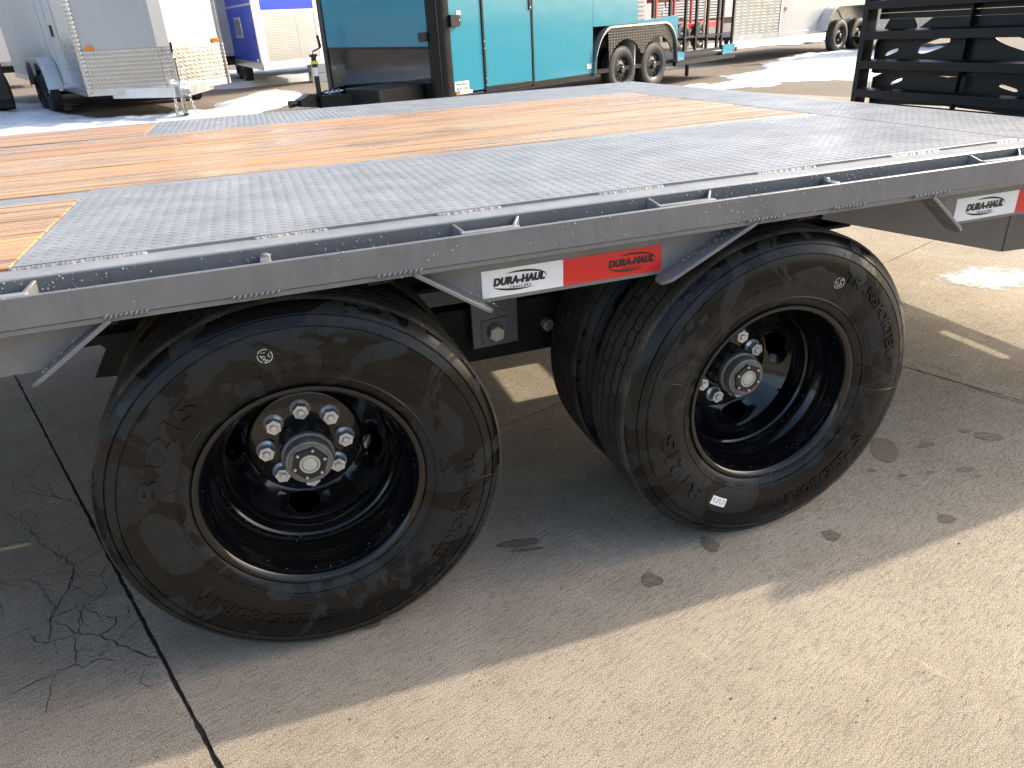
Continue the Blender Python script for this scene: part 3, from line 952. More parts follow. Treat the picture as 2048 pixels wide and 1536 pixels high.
def holed_plate(name, parent, x, y0, y1, z0, z1, holes, th_=0.01, mat='black_paint'):
    # plate in the yz plane with slanted oval openings, laid out as strips round each opening
    mb = MB()
    N = 40
    bounds = sorted(holes, key=lambda h: h[0])
    edges = [y0]
    for i in range(len(bounds) - 1):
        edges.append((bounds[i][0] + bounds[i + 1][0]) / 2)
    edges.append(y1)
    for (cy, cz, ry, rz, ang), ya, yb in zip(bounds, edges[:-1], edges[1:]):
        out, inn = [], []
        for k in range(N):
            a = 2 * PI * k / N
            u = ry * (abs(math.cos(a)) ** 0.7) * (1 if math.cos(a) >= 0 else -1)
            v = rz * (abs(math.sin(a)) ** 0.7) * (1 if math.sin(a) >= 0 else -1)
            iy, iz = cy + u * math.cos(ang) - v * math.sin(ang), cz + u * math.sin(ang) + v * math.cos(ang)
            dy_, dz_ = iy - cy, iz - cz
            s_ = min(((yb - cy) / dy_) if dy_ > 1e-6 else ((ya - cy) / dy_ if dy_ < -1e-6 else 1e9), ((z1 - cz) / dz_) if dz_ > 1e-6 else ((z0 - cz) / dz_ if dz_ < -1e-6 else 1e9))
            inn.append((iy, iz)); out.append((cy + dy_ * s_, cz + dz_ * s_))
        for sx, flip in ((x, 0), (x + th_, 1)):
            V = [(sx, *p) for p in inn] + [(sx, *p) for p in out]
            mb.add(V, [(k, (k + 1) % N, N + (k + 1) % N, N + k) for k in range(N)])
        mb.add([(x, *p) for p in inn] + [(x + th_, *p) for p in inn], [(k, (k + 1) % N, N + (k + 1) % N, N + k) for k in range(N)])
    mb.box(x, x + th_, y0, y1, z0 - 0.03, z0 - 0.0005); mb.box(x, x + th_, y0, y1, z1 + 0.0005, z1 + 0.03)
    return mb.build(name, mat, parent, smooth=30)
holed_plate('brace_plate', ramp, RX + 0.078, 0.03, 2.572, 0.915, 1.17, [(2.44, 0.998, 0.050, 0.011, -0.30), (2.150, 1.032, 0.105, 0.026, -0.26), (1.655, 1.045, 0.13, 0.024, 0.26), (0.9, 1.04, 0.10, 0.025, -0.2), (0.4, 1.04, 0.10, 0.025, 0.2)])
holed_plate('brace_plate', ramp, RX + 0.094, 0.03, 2.572, 0.72, 0.880, [(2.385, 0.842, 0.045, 0.009, -0.33), (1.66, 0.838, 0.055, 0.008, 0.2), (1.0, 0.80, 0.06, 0.02, 0.0)])
MB().box(RX + 0.08, RX + 0.09, 0.03, 2.572, 1.203, 1.60).build('brace_plate', 'black_paint', ramp)
# ------------------------------------------------------------------ dual wheels
def tyre_mesh():
    # sidewall profile (r, y): y = 0 is the outer rim lip plane, +y inward; symmetric about YM
    YM = 0.0915
    side = [(0.2185, 0.010), (0.2215, 0.002), (0.2265, -0.0035), (0.2330, -0.0068), (0.2400, -0.0098), (0.2410, -0.0130), (0.2435, -0.0142), (0.2455, -0.0128),
            (0.2560, -0.0168), (0.2700, -0.0212), (0.2850, -0.0240), (0.3000, -0.0250), (0.3150, -0.0243), (0.3290, -0.0222), (0.3410, -0.0190), (0.3418, -0.0166), (0.3432, -0.0162), (0.3440, -0.0181),
            (0.3540, -0.0135), (0.3600, -0.0104), (0.3608, -0.0070), (0.3626, -0.0062), (0.3636, -0.0086), (0.3720, -0.0030), (0.3790, 0.0030), (0.3835, 0.0080), (0.3862, 0.0125)]
    nb = 62
    thetas = []
    for k in range(nb * 2):
        b = 2 * PI * k / (nb * 2)
        w = 2 * PI / (nb * 2)
        thetas += [b + 0.06 * w, b + 0.94 * w]
    nt = len(thetas)
    # tread columns: (y, kind) kind 0 = rib top, 1 = groove floor, 2 = siped rib
    cols = []
    ribs = [(0.0150, 0.0400, 0), (0.0470, 0.0700, 2), (0.0770, 0.1060, 0), (0.1130, 0.1360, 2), (0.1430, 0.1680, 0)]
    for i, (a, b, kd) in enumerate(ribs):
        cols.append((a, kd, i)); cols.append(((a + b) / 2, kd, i)); cols.append((b, kd, i))
        if i < 4:
            cols.append((b + 0.0012, 1, i)); cols.append((ribs[i + 1][0] - 0.0012, 1, i))
    other = [(r, 2 * YM - y) for r, y in reversed(side)]
    V, F, MI = [], [], []
    P = len(side) + len(cols) + len(other)
    for k, th_ in enumerate(thetas):
        blk = k // 2
        c, s_ = math.cos(th_), math.sin(th_)
        for r, y in side:
            V.append((r * c, y, r * s_))
        for y, kd, i in cols:
            crown = 0.3905 - 0.35 * (y - YM) ** 2
            zig = 0.0016 * (1 if blk % 2 else -1) if kd == 1 or True else 0
            yy = y + (zig if 0.03 < y < 0.155 else 0)
            r = crown - (0.0085 if kd == 1 else 0.0)
            V.append((r * c, yy, r * s_))
        for r, y in other:
            V.append((r * c, y, r * s_))
    ns = len(side)
    for k in range(nt):
        k2 = (k + 1) % nt
        gapcol = (k % 2 == 1)
        for i in range(P - 1):
            if gapcol and ns <= i < ns + len(cols) - 1:
                kd = cols[i - ns][1]; kd2 = cols[i - ns + 1][1]
                ri = cols[i - ns][2]
                half = (k // 2) % 2
                if kd == 2 and kd2 == 2 and half == (ri // 2) % 2:
                    # sipe: sink the strip between blocks
                    o = len(V)
                    for idx in (k * P + i, k2 * P + i, k2 * P + i + 1, k * P + i + 1):
                        p = V[idx]; q = math.hypot(p[0], p[2]); sc = (q - 0.0065) / q
                        V.append((p[0] * sc, p[1], p[2] * sc))
                    F.append((o, o + 1, o + 2, o + 3)); MI.append(2)
                    a, b, c_, d = k * P + i, k2 * P + i, k2 * P + i + 1, k * P + i + 1
                    F.append((a, o, o + 3, d)); MI.append(2); F.append((o + 1, b, c_, o + 2)); MI.append(2)
                    continue
            F.append((k * P + i, k2 * P + i, k2 * P + i + 1, k * P + i + 1))
            MI.append((2 if ns <= i < ns + len(cols) - 1 and 1 in (cols[i - ns][1], cols[i - ns + 1][1]) else 1) if ns - 2 <= i < ns + len(cols) + 1 else 0)
    me = bpy.data.meshes.new('tyre')
    me.from_pydata(V, [], [tuple(reversed(f)) for f in F])
    me.materials.append(M['wet_rubber']); me.materials.append(M['tread_rubber']); me.materials.append(M['groove_rubber'])
    me.polygons.foreach_set('material_index', MI)
    finish(me, 42)
    return me, side
TYRE, SIDE = tyre_mesh()
def yside(r):
    for (r0, y0), (r1, y1) in zip(SIDE[:-1], SIDE[1:]):
        if r0 <= r <= r1 and r1 > r0:
            t = (r - r0) / (r1 - r0)
            return y0 + (y1 - y0) * t
    return SIDE[-1][1]
def smooth_y(r):
    return 0.5 * (yside(r - 0.004) + yside(r + 0.004))

def arc_text(mb, body, r0, size, phi, depth=0.0013, bold=0.0004, span=None, space=1.0):
    V, F = text_geo(body, size, 0.5, bold, 0.0, space)
    xs_ = [v[0] for v in V]
    k = 1.0
    if span:
        k = (R(span) * r0) / (max(xs_) - min(xs_))
    out = []
    for x, y, z in V:
        a = R(phi) - k * x / r0
        r = r0 + y
        yy = smooth_y(min(max(r, 0.225), 0.37)) - depth * (1.0 if z > 0 else -0.4)
        out.append((r * math.cos(a), yy, r * math.sin(a)))
    mb.add(out, F)
def lettering():
    mb = MB()
    arc_text(mb, 'ST235/80R16', 0.283, 0.0330, -118, 0.0024, 0.0010, 56)
    arc_text(mb, 'BT215', 0.273, 0.0490, 148, 0.0030, 0.0016, 42)
    arc_text(mb, 'TRANSPORTER', 0.298, 0.0330, -22, 0.0024, 0.0010, 52)
    arc_text(mb, 'STD', 0.303, 0.0180, -54, 0.0012, 0.0003, 8)
    arc_text(mb, 'LOAD RANGE G', 0.262, 0.0105, -98, 0.0008, 0.0002, 22)
    arc_text(mb, 'INTERNATIONAL', 0.284, 0.0105, 45, 0.0008, 0.0002, 20)
    arc_text(mb, 'STANDARD RIM 6.50', 0.259, 0.0095, 98, 0.0008, 0.0002, 24)
    arc_text(mb, 'TUBELESS', 0.259, 0.0090, 77, 0.0008, 0.0002, 12)
    arc_text(mb, 'RADIAL', 0.262, 0.0085, 60, 0.0008, 0.0002, 9)
    arc_text(mb, 'MAX LOAD SINGLE 1600 KG AT 760 KPA COLD', 0.256, 0.0065, -38, 0.0007, 0.0001, 48)
    arc_text(mb, 'MAX LOAD DUAL 1450 KG AT 760 KPA COLD', 0.248, 0.0060, -38, 0.0007, 0.0001, 46)
    arc_text(mb, 'TREAD 4 PLIES STEEL', 0.297, 0.0075, 82, 0.0006, 0.0001, 17)
    arc_text(mb, 'SIDEWALL 1 PLY STEEL', 0.286, 0.0075, 82, 0.0006, 0.0001, 18)
    # thin mould lines across the sidewall and short ticks
    def radial(phi, ra, rb, w=0.0010, h=0.0009):
        n = 6
        v = []
        for i in range(n + 1):
            r = ra + (rb - ra) * i / n
            y = smooth_y(r)
            for s_, hh in ((-1, 0.0003), (0, -h), (1, 0.0003)):
                a = R(phi) + s_ * w / r
                v.append((r * math.cos(a), y + hh, r * math.sin(a)))
        f = []
        for i in range(n):
            for q in range(2):
                f.append((3 * i + q, 3 * i + q + 1, 3 * i + 4 + q, 3 * i + 3 + q))
        mb.add(v, f)
    for phi in (102, 62, 17, -7, -66, -150, 165, 200):
        radial(phi, 0.250, 0.360)
    for k in range(60):
        radial(k * 6 + 2.3, 0.347 if k % 2 else 0.3665, 0.352 if k % 2 else 0.371, 0.0006, 0.0007)
    for k in range(28):
        radial(k * 360 / 28 + 1.3, 0.2335, 0.2400, 0.0007, 0.0008)
    me = bpy.data.meshes.new('sidewall_lettering')
    me.from_pydata(mb.v, [], mb.f)
    me.materials.append(M['wet_rubber'])
    finish(me, 30)
    return me
LETTER = lettering()

def rim_mesh():
    mb = MB()
    # outer flange, bead seat, drop centre, inner flange
    prof = [(0.2130, 0.0120), (0.2200, 0.0060), (0.2218, 0.0005), (0.2200, -0.0028), (0.2160, -0.0035), (0.2110, -0.0020), (0.2060, 0.0040), (0.2035, 0.0110), (0.2020, 0.0200),
            (0.1995, 0.0420), (0.1980, 0.0480), (0.1965, 0.0500), (0.1960, 0.0560), (0.1900, 0.0680), (0.1830, 0.0790), (0.1800, 0.0860), (0.1795, 0.1020), (0.1800, 0.1080), (0.1760, 0.1120), (0.1752, 0.1300), (0.1735, 0.1480), (0.1690, 0.1560)]
    mb.lathe(prof, 128)
    # conical disc with four vent holes, built quadrant by quadrant
    r1, r2 = 0.118, 0.1690
    def yc(r):
        t = (r - r1) / (r2 - r1)
        return 0.2050 + (0.1560 - 0.2050) * (t ** 1.25)
    N = 64
    for q in range(4):
        th0 = R(-10 + 90 * q)
        hr, hth = 0.0185, 0.0335 / 0.144
        inn, out = [], []
        for k in range(N):
            a = 2 * PI * k / N
            iu, iv = hth * math.cos(a), hr * math.sin(a)
            su = (PI / 4) / abs(iu) if abs(iu) > 1e-9 else 1e9
            lim = (r2 - 0.144) if iv > 0 else (0.144 - r1)
            sv = lim / abs(iv) if abs(iv) > 1e-9 else 1e9
            s_ = min(su, sv)
            inn.append((iu, iv)); out.append((iu * s_, iv * s_))
        rings = 5
        V = []
        for rg_ in range(rings + 1):
            t = rg_ / rings
            for k in range(N):
                u = inn[k][0] + (out[k][0] - inn[k][0]) * t; v = inn[k][1] + (out[k][1] - inn[k][1]) * t
                r = 0.144 + v; a = th0 + u
                y = yc(r)
                if rg_ == 0: y += 0.010
                V.append((r * math.cos(a), y, r * math.sin(a)))
        F = []
        for rg_ in range(rings):
            for k in range(N):
                k2 = (k + 1) % N
                F.append((rg_ * N + k, rg_ * N + k2, (rg_ + 1) * N + k2, (rg_ + 1) * N + k))
        mb.add(V, F)
    mb.lathe([(0.118, 0.2050), (0.1190, 0.2030), (0.1185, 0.2005), (0.1150, 0.1990), (0.0500, 0.1990), (0.0480, 0.2020)], 96)
    me = bpy.data.meshes.new('wheel')
    me.from_pydata(mb.v, [], [tuple(reversed(f)) for f in mb.f])
    me.materials.append(M['rim_black'])
    finish(me, 38)
    return me
RIM = rim_mesh()
def mesh_of(mb, name, mats, smooth=35):
    o = mb.build(name, mats, None, smooth=smooth)
    me = o.data
    bpy.data.objects.remove(o)
    return me
mb = MB().lathe([(0.0560, 0.1990), (0.0560, 0.1440), (0.0545, 0.1420), (0.0545, 0.1990)], 64)
HUB_BARREL = mesh_of(MB().lathe([(0.0572, 0.1988), (0.0572, 0.1460), (0.0555, 0.1440), (0.0500, 0.1440)][::-1], 64), 'hub_barrel', 'hub_black')
HUB = mesh_of(MB().lathe([(0.0540, 0.1455), (0.0555, 0.1430), (0.0560, 0.1360), (0.0550, 0.1320), (0.0500, 0.1300), (0.0490, 0.1230), (0.0505, 0.1210), (0.0500, 0.1120), (0.0480, 0.1070), (0.0430, 0.1060), (0.0415, 0.1040), (0.0, 0.1040)][::-1], 64), 'hub', 'hub_iron')
HUBHEX = mesh_of(MB().cyl((0, 0), 0.0385, 0.0985, 0.1042, 'y', 6, R(12)), 'hub_cap', 'hub_black')
CAPD = mesh_of(MB().lathe([(0.0, 0.0962), (0.0135, 0.0962), (0.0150, 0.0972), (0.0153, 0.0985)], 40).lathe([(0.0165, 0.0986), (0.0170, 0.0965), (0.0200, 0.0965), (0.0215, 0.0986)], 40), 'cap_disc', 'cap_pale')
SCREW = mesh_of(MB().lathe([(0.0, 0.0945), (0.0026, 0.0948), (0.0034, 0.0962), (0.0035, 0.0986)], 14), 'cap_screw', 'zinc')
lug = MB().lathe([(0.0215, 0.1990), (0.0215, 0.1960), (0.0195, 0.1945), (0.0150, 0.1915)][::-1], 28)
lug.cyl((0, 0), 0.0168, 0.1745, 0.1930, 'y', 6, 0.3)
lug.lathe([(0.0, 0.1690), (0.0066, 0.1692), (0.0078, 0.1705), (0.0078, 0.1750)], 18)
LUG = mesh_of(lug, 'lug_nut', 'zinc', 30)
def rim_drops(seed):
    rd = random.Random(seed)
    mb = MB()
    for _ in range(240):
        a = rd.uniform(0, 2 * PI)
        y = rd.choice((rd.uniform(0.012, 0.045), rd.uniform(0.085, 0.13)))
        r = 0.2016 if y < 0.05 else 0.1788
        r = r - (0.0015 if y > 0.03 and y < 0.05 else 0)
        s_ = rd.uniform(0.0008, 0.0021)
        er = Vector((math.cos(a), 0, math.sin(a)))
        mb.blob(er * (r + 0.0006) + Vector((0, y, 0)), Vector((-math.sin(a), 0, math.cos(a))) * s_, Vector((0, s_, 0)), -er * s_ * 0.8, 6)
    for _ in range(110):
        a = rd.uniform(0, 2 * PI); r = rd.uniform(0.064, 0.112); s_ = rd.uniform(0.0009, 0.0022)
        er = Vector((math.cos(a), 0, math.sin(a))); et = Vector((-math.sin(a), 0, math.cos(a)))
        mb.blob(er * r + Vector((0, 0.1990, 0)), er * s_, -et * s_, Vector((0, -s_ * 0.7, 0)), 6)
    for _ in range(14):
        a = rd.uniform(PI * 1.1, PI * 1.9); s_ = rd.uniform(0.0008, 0.0018)
        er = Vector((math.cos(a), 0, math.sin(a))); et = Vector((-math.sin(a), 0, math.cos(a)))
        mb.blob(er * 0.213 + Vector((0, -0.0027, 0)), er * s_, -et * s_, Vector((0, -s_ * 0.7, 0)), 6)
    return mesh_of(mb, 'water_drop', 'rim_drops', 60)
DROPS = [rim_drops(11), rim_drops(12)]
def sub(me, name, parent, rot=0.0, kind=None):
    o = bpy.data.objects.new(name, me)
    COL.objects.link(o)
    o.parent = parent
    o.rotation_euler = (0, rot, 0)
    if kind: o['kind'] = kind
    return o
def wheel(x, y, z, flip, spin, tspin, detail, lugspin=0.0, seed=0):
    w = bpy.data.objects.new('wheel', RIM)
    COL.objects.link(w)
    w.parent = TR
    w.location = (x, y, z)
    w.rotation_euler = (0, -R(spin), PI if flip else 0.0)
    sub(TYRE, 'tyre', w, -R(tspin - spin))
    if detail:
        sub(LETTER, 'sidewall_lettering', w, -R(tspin - spin), 'stuff')
        sub(HUB_BARREL, 'hub_barrel', w); sub(HUB, 'hub', w); sub(HUBHEX, 'hub_cap', w); sub(CAPD, 'cap_disc', w)
        for k in range(6):
            s_ = sub(SCREW, 'cap_screw', w)
            a = R(12 + 60 * k)
            s_.location = (0.0318 * math.cos(a), 0, 0.0318 * math.sin(a))
        for k in range(8):
            l_ = sub(LUG, 'lug_nut', w)
            a = R(45 * k + lugspin)
            l_.location = (0.0835 * math.cos(a), 0, 0.0835 * math.sin(a))
            l_.rotation_euler = (0, R(17 * k), 0)
        sub(DROPS[seed], 'water_drop', w, 0, 'stuff')
    return w
wheel(0.0, 0.0, ZC, False, 0, 0, True, 0, 0)
w2 = wheel(X2, 0.0, ZC, False, 25, 60, True, 0, 1)
for x in (0.0, X2):
    wheel(x, 0.452, ZC, True, 40, 70, False)
    wheel(x, 2.575, ZC, True, 15, 20, False)
    wheel(x, 2.123, ZC, False, 70, 10, False)
# paper label and paint marks stuck on the tyres
def on_sidewall(mb, phi, r, w, h, cx, lift=0.0009, n=6):
    V = []
    for j in range(3):
        for i in range(n + 1):
            rr = r + h * (j / 2 - 0.5); a = R(phi) - (i / n - 0.5) * w / r
            V.append((rr * math.cos(a), smooth_y(rr) - lift, rr * math.sin(a)))
    mb.add(V, [(j * (n + 1) + i, j * (n + 1) + i + 1, (j + 1) * (n + 1) + i + 1, (j + 1) * (n + 1) + i) for j in range(2) for i in range(n)])
mb = MB(); on_sidewall(mb, 240.5 - 25, 0.2845, 0.046, 0.022, 0)
lab = mb.build('paper_label', 'sticker_white', w2)
mb = MB()
for rr in (0.279, 0.2835, 0.288):
    for k in range(9):
        if (k * 7 + int(rr * 1e4)) % 4:
            on_sidewall(mb, 240.5 - 25 + (k - 4) * 0.9, rr, 0.0024, 0.0022, 0, 0.0013, 1)
mb.build('label_print', 'ink', w2)
def paint_ring(phi, r, parent):
    mb = MB()
    for k in range(28):
        if k in (3, 4, 12, 19): continue
        a0, a1 = 2 * PI * k / 28, 2 * PI * (k + 1) / 28
        c = (r * math.cos(R(phi)), r * math.sin(R(phi)))
        def q(a, s_):
            x, z = c[0] + s_ * math.cos(a), c[1] + s_ * math.sin(a)
            return (x, smooth_y(math.hypot(x, z)) - 0.0010, z)
        mb.add([q(a0, 0.0118), q(a1, 0.0118), q(a1, 0.0132), q(a0, 0.0132)], [(0, 1, 2, 3)])
    rk = random.Random(int(phi))
    for k in range(16):
        a, s_ = rk.uniform(0, 2 * PI), 0.0095 * math.sqrt(rk.random())
        x, z = c[0] + s_ * math.cos(a), c[1] + s_ * math.sin(a)
        y = smooth_y(math.hypot(x, z)) - 0.001
        b = rk.uniform(0, PI); l_, w__ = rk.uniform(0.001, 0.0034), 0.0005
        dx, dz_ = l_ * math.cos(b), l_ * math.sin(b)
        ex, ez = -w__ * math.sin(b), w__ * math.cos(b)
        mb.add([(x - dx - ex, y, z - dz_ - ez), (x + dx - ex, y, z + dz_ - ez), (x + dx + ex, y, z + dz_ + ez), (x - dx + ex, y, z - dz_ + ez)], [(0, 1, 2, 3)])
    mb.build('chalk_mark', 'cap_pale', parent)
wheels = [o for o in COL.objects if o.name.split('.')[0] == 'wheel']
paint_ring(98, 0.302, wheels[0]); paint_ring(66 - 25, 0.290, w2)

# water drops on the paintwork
rd = random.Random(21)
dm = MB()
def drop(c, nrm, s_):
    nrm = Vector(nrm); t = Vector((1, 0, 0)); b = nrm.cross(t)
    if b.z > 0: b = -b
    k = rd.uniform(1.0, 1.5)
    dm.blob(c, t * s_, -(b * s_ * k) if nrm.y < 0 and False else b * s_ * k, nrm * s_ * 0.62, 7)
def dens(x):
    return 0.35 + 0.65 * max(0, math.sin(2.1 * x + 0.6)) ** 0.7
cnt = 0
while cnt < 600:
    x = rd.uniform(-0.5, 1.75)
    if mnoise.noise(Vector((x * 4.0, 3.1, 0))) + rd.uniform(-0.35, 0.45) < 0: 
        continue
    s_ = 0.0008 + 0.0012 * rd.random() ** 2.2
    q = rd.random()
    if q < 0.50:
        drop((x, YN - 0.0002, rd.uniform(0.835, 0.869)), (0, -1, 0), s_)
    elif q < 0.86:
        z = rd.uniform(0.808, 0.854) if x > 0.1 else rd.uniform(0.808, 0.83)
        if x < 0.25 and rd.random() < 0.7: continue
        drop((x, -0.0702, z), (0, -1, 0), s_)
    elif q < 0.95:
        drop((x, -0.0652 + rd.uniform(-.004, .003), 0.8562), (0, 0, 1), s_ * 0.9)
    else:
        drop((x, -0.0662, 0.7990), (0, -1, 0), s_)
    cnt += 1
for (a, b) in (((0.30, 0.755), (0.375, 0.706)), ((0.89, 0.80), (0.72, 0.715)), ((-0.28, 0.79), (-0.37, 0.72))):
    for _ in range(36):
        t = rd.random()
        x = a[0] + (b[0] - a[0]) * t; z = a[1] + (b[1] - a[1]) * t
        drop((x, rd.uniform(-0.067, -0.045), z + 0.0095), (0.3 if a[0] < b[0] else -0.3, 0, 0.95), 0.0008 + 0.0012 * rd.random())
dobj = dm.build('water_drop', 'water_drops', TR, tilt=True, smooth=60)
tag(dobj, kind='stuff')

exec_bg = True
# ------------------------------------------------------------------ background lot
BN = Vector((-0.02, -0.022, 1.0)).normalized()
def bframe(ox, oy, ang):
    O = Vector((ox, oy, G(ox, oy)))
    ux = Vector((math.cos(ang), math.sin(ang), 0)); ux = (ux - BN * ux.dot(BN)).normalized()
    vy = BN.cross(ux)
    mm = Matrix.Identity(4)
    for i in range(3):
        mm[i][0], mm[i][1], mm[i][2], mm[i][3] = ux[i], vy[i], BN[i], O[i]
    return mm
def small_tyre(r=0.355, rr=0.20, w=0.205):
    mb = MB()
    h = w / 2
    pr = [(rr, -h * 0.75), (rr + 0.02, -h * 0.90), (rr + 0.07, -h), (r - 0.045, -h * 0.93), (r - 0.012, -h * 0.80), (r - 0.003, -h * 0.62), (r, -h * 0.5), (r - 0.008, -h * 0.45), (r - 0.008, -h * 0.40), (r, -h * 0.36), (r, -h * 0.05), (r - 0.008, -0.004), (r - 0.008, 0.004),
          (r, h * 0.05), (r, h * 0.36), (r - 0.008, h * 0.4), (r - 0.008, h * 0.45), (r, h * 0.5), (r - 0.003, h * 0.62), (r - 0.012, h * 0.80), (r - 0.045, h * 0.93), (rr + 0.07, h), (rr + 0.02, h * 0.9), (rr, h * 0.75)]
    mb.lathe(pr[::-1], 56)
    return mesh_of(mb, 'tyre', 'plain_rubber')
STYRE = small_tyre()
def small_rim(r=0.205, w=0.205):
    mb = MB()
    h = w / 2
    mb.lathe([(r - 0.005, -h * 0.74), (r, -h * 0.78), (r - 0.004, -h * 0.82), (r - 0.014, -h * 0.76), (r - 0.026, -h * 0.45), (r - 0.035, -h * 0.25), (0.115, -h * 0.42), (0.085, -h * 0.50), (0.075, -h * 0.42), (0.052, -h * 0.42), (0.050, -h * 0.95), (0.040, -h * 1.02), (0.0, -h * 1.02)][::-1], 48)
    for k in range(10):
        a = 2 * PI * k / 10
        mb.cyl((0.145 * math.cos(a), 0.145 * math.sin(a)), 0.012, -h * 0.50, -h * 0.36, 'y', 10)
    for k in range(6):
        a = 2 * PI * k / 6
        mb.cyl((0.068 * math.cos(a), 0.068 * math.sin(a)), 0.011, -h * 0.62, -h * 0.42, 'y', 6)
    return mesh_of(mb, 'wheel', 'wheel_steel')
SRIM = small_rim()
def swheel(root, x, y, z=0.355, flip=False):
    w = bpy.data.objects.new('wheel', SRIM); COL.objects.link(w)
    w.parent = root; w.location = (x, y, z); w.rotation_euler = (0, 0.3, PI if flip else 0)
    sub(STYRE, 'tyre', w)
    return w
def B(mb, name, mat, root, bevel=0.0, smooth=35):
    return mb.build(name, mat, root, bevel=bevel, smooth=smooth)
def wall(root, name, mat, p, q, z0, z1, t=0.03, off=0.0, bevel=0.0):
    # upright slab from p to q (plan), thickness to the left of p->q
    p, q = Vector(p), Vector(q)
    d = (q - p).normalized(); n = Vector((-d.y, d.x))
    a, b = p + n * off, q + n * off
    c, e = b + n * t, a + n * t
    return B(MB().prism([tuple(a), tuple(b), tuple(c), tuple(e)], z0, z1, 'xy'), name, mat, root, bevel)

def chain(mb, p, q, n, r=0.028, sag=0.05):
    for i in range(n):
        t = (i + 0.5) / n
        c = Vector(p).lerp(Vector(q), t) - Vector((0, 0, sag * math.sin(PI * t)))
        d = (Vector(q) - Vector(p)).normalized()
        s_ = Vector((0, 0, 1)).cross(d)
        if s_.length < 0.1: s_ = Vector((1, 0, 0))
        s_.normalize()
        if i % 2: s_ = d.cross(s_).normalized()
        pts = [c + d * (r * 1.25 * math.cos(a)) + s_ * (r * 0.7 * math.sin(a)) for a in [2 * PI * k / 10 for k in range(11)]]
        mb.tube(pts, 0.0065, 5, False)
def jack(root, x, y, zb, zt, mat='chrome', wheel_=True):
    mb = MB().tube([(x, y, zb + 0.16), (x, y, zt)], 0.032, 12)
    mb.tube([(x, y, zb + 0.05), (x, y, zb + 0.2)], 0.024, 10)
    mb.cyl((x, y), 0.05, zt, zt + 0.03, 'z', 12)
    mb.tube([(x, y, zt + 0.03), (x, y, zt + 0.06), (x + 0.10, y - 0.03, zt + 0.10)], 0.010, 6)
    B(mb, 'tongue_jack', mat, root)
    B(MB().tube([(x + 0.10, y - 0.03, zt + 0.10), (x + 0.08, y - 0.03, zt + 0.24)], 0.017, 8), 'jack_handle', 'hub_black', root)
    if wheel_:
        B(MB().cyl((x, zb + 0.075), 0.075, y - 0.025, y + 0.025, 'y', 20), 'jack_wheel', 'hub_black', root)
        B(MB().box(x - 0.015, x + 0.015, y - 0.035, y - 0.027, zb + 0.06, zb + 0.2).box(x - 0.015, x + 0.015, y + 0.027, y + 0.035, zb + 0.06, zb + 0.2), 'jack_fork', mat, root)

# ---- teal cargo trailer
tm = bframe(2.344, 8.365, 0.469)
TE = empty('cargo_trailer', mat=tm)
tag(TE, 'teal enclosed cargo trailer with black nose and railed rear porch', 'trailer')
hb, HT, Wt = 0.345, 2.35, 2.5
UB, UL = 4.09, 7.16
wall(TE, 'side_wall', 'teal_panel', (0.20, 0), (0.735, 0), hb + 0.03, HT)
wall(TE, 'side_wall', 'teal_panel', (1.690, 0), (2.98, 0), hb + 0.03, HT)
wall(TE, 'side_wall', 'teal_panel', (2.985, 0), (UB, 0), 1.00, HT)
door = wall(TE, 'door', 'teal_panel', (0.775, -0.006), (1.650, -0.006), hb + 0.055, HT - 0.15)
B(MB().box(1.615, 1.645, -0.022, -0.007, 1.27, 1.42), 'door_handle', 'hub_black', door)
B(MB().box(1.622, 1.638, -0.030, -0.0225, 1.29, 1.31), 'door_latch', 'chrome', door)
for a, b, z0, z1 in ((0.737, 0.772, hb - 0.02, HT), (1.653, 1.688, hb - 0.02, HT), (0.773, 1.652, hb, hb + 0.052)):
    B(MB().box(a, b, -0.016, 0.02, z0, z1), 'door_frame', 'black_paint', TE, 0.003)
for z in (0.42, 0.50, 0.86, 0.94):
    B(MB().cyl((0.755, z), 0.009, -0.021, -0.0165, 'y', 10), 'hinge_bolt', 'chrome', TE)
B(MB().box(0.0, 2.98, -0.012, 0.05, hb - 0.05, hb - 0.021), 'bottom_rail', 'black_paint', TE)
B(MB().box(1.69, 2.98, -0.012, 0.03, hb - 0.02, hb + 0.028), 'bottom_trim', 'black_paint', TE)
B(MB().box(0.05, UL, 0.06, Wt, hb + 0.0, hb + 0.06), 'floor_pan', 'grey_under', TE)
# nose
wall(TE, 'nose_panel', 'teal_panel', (-0.02, 0.16), (-0.02, Wt - 0.10), 0.93, HT, -0.03)
wall(TE, 'nose_panel', 'gloss_black', (-0.02, 0.16), (-0.02, Wt - 0.10), hb - 0.03, 0.90, -0.03)
B(MB().box(-0.03, 0.01, 0.16, Wt - 0.1, 0.901, 0.929), 'nose_trim', 'black_paint', TE)
pr = [(0.20, -0.008)] + [(0.17 - 0.17 * math.sin(R(a)) - 0.02, 0.17 - 0.178 * math.cos(R(a))) for a in range(0, 91, 10)] + [(-0.020, 0.158), (0.03, 0.158), (0.03, 0.03), (0.20, 0.03)]
B(MB().prism(pr[::-1], hb - 0.05, HT, 'xy'), 'corner_post', 'black_paint', TE)
st = MB()
for j in range(70):
    for i in range(2):
        st.blob((0.165 - 0.05 * i, -0.0085, hb + 0.03 + 0.026 * j + 0.013 * i), (0.006, 0, 0), (0, 0, 0.006), (0, -0.003, 0), 6)
tag(B(st, 'corner_stud', 'black_paint', TE, 0, 60), kind='stuff')
B(MB().prism([(Wt - 0.10, hb - .03), (Wt, hb - .03), (Wt, HT), (Wt - 0.10, HT)], -0.035, 0.05, 'yz'), 'corner_post', 'hub_black', TE)
B(MB().box(-0.02, UB, Wt - 0.03, Wt, hb, HT), 'side_wall', 'gloss_black', TE)
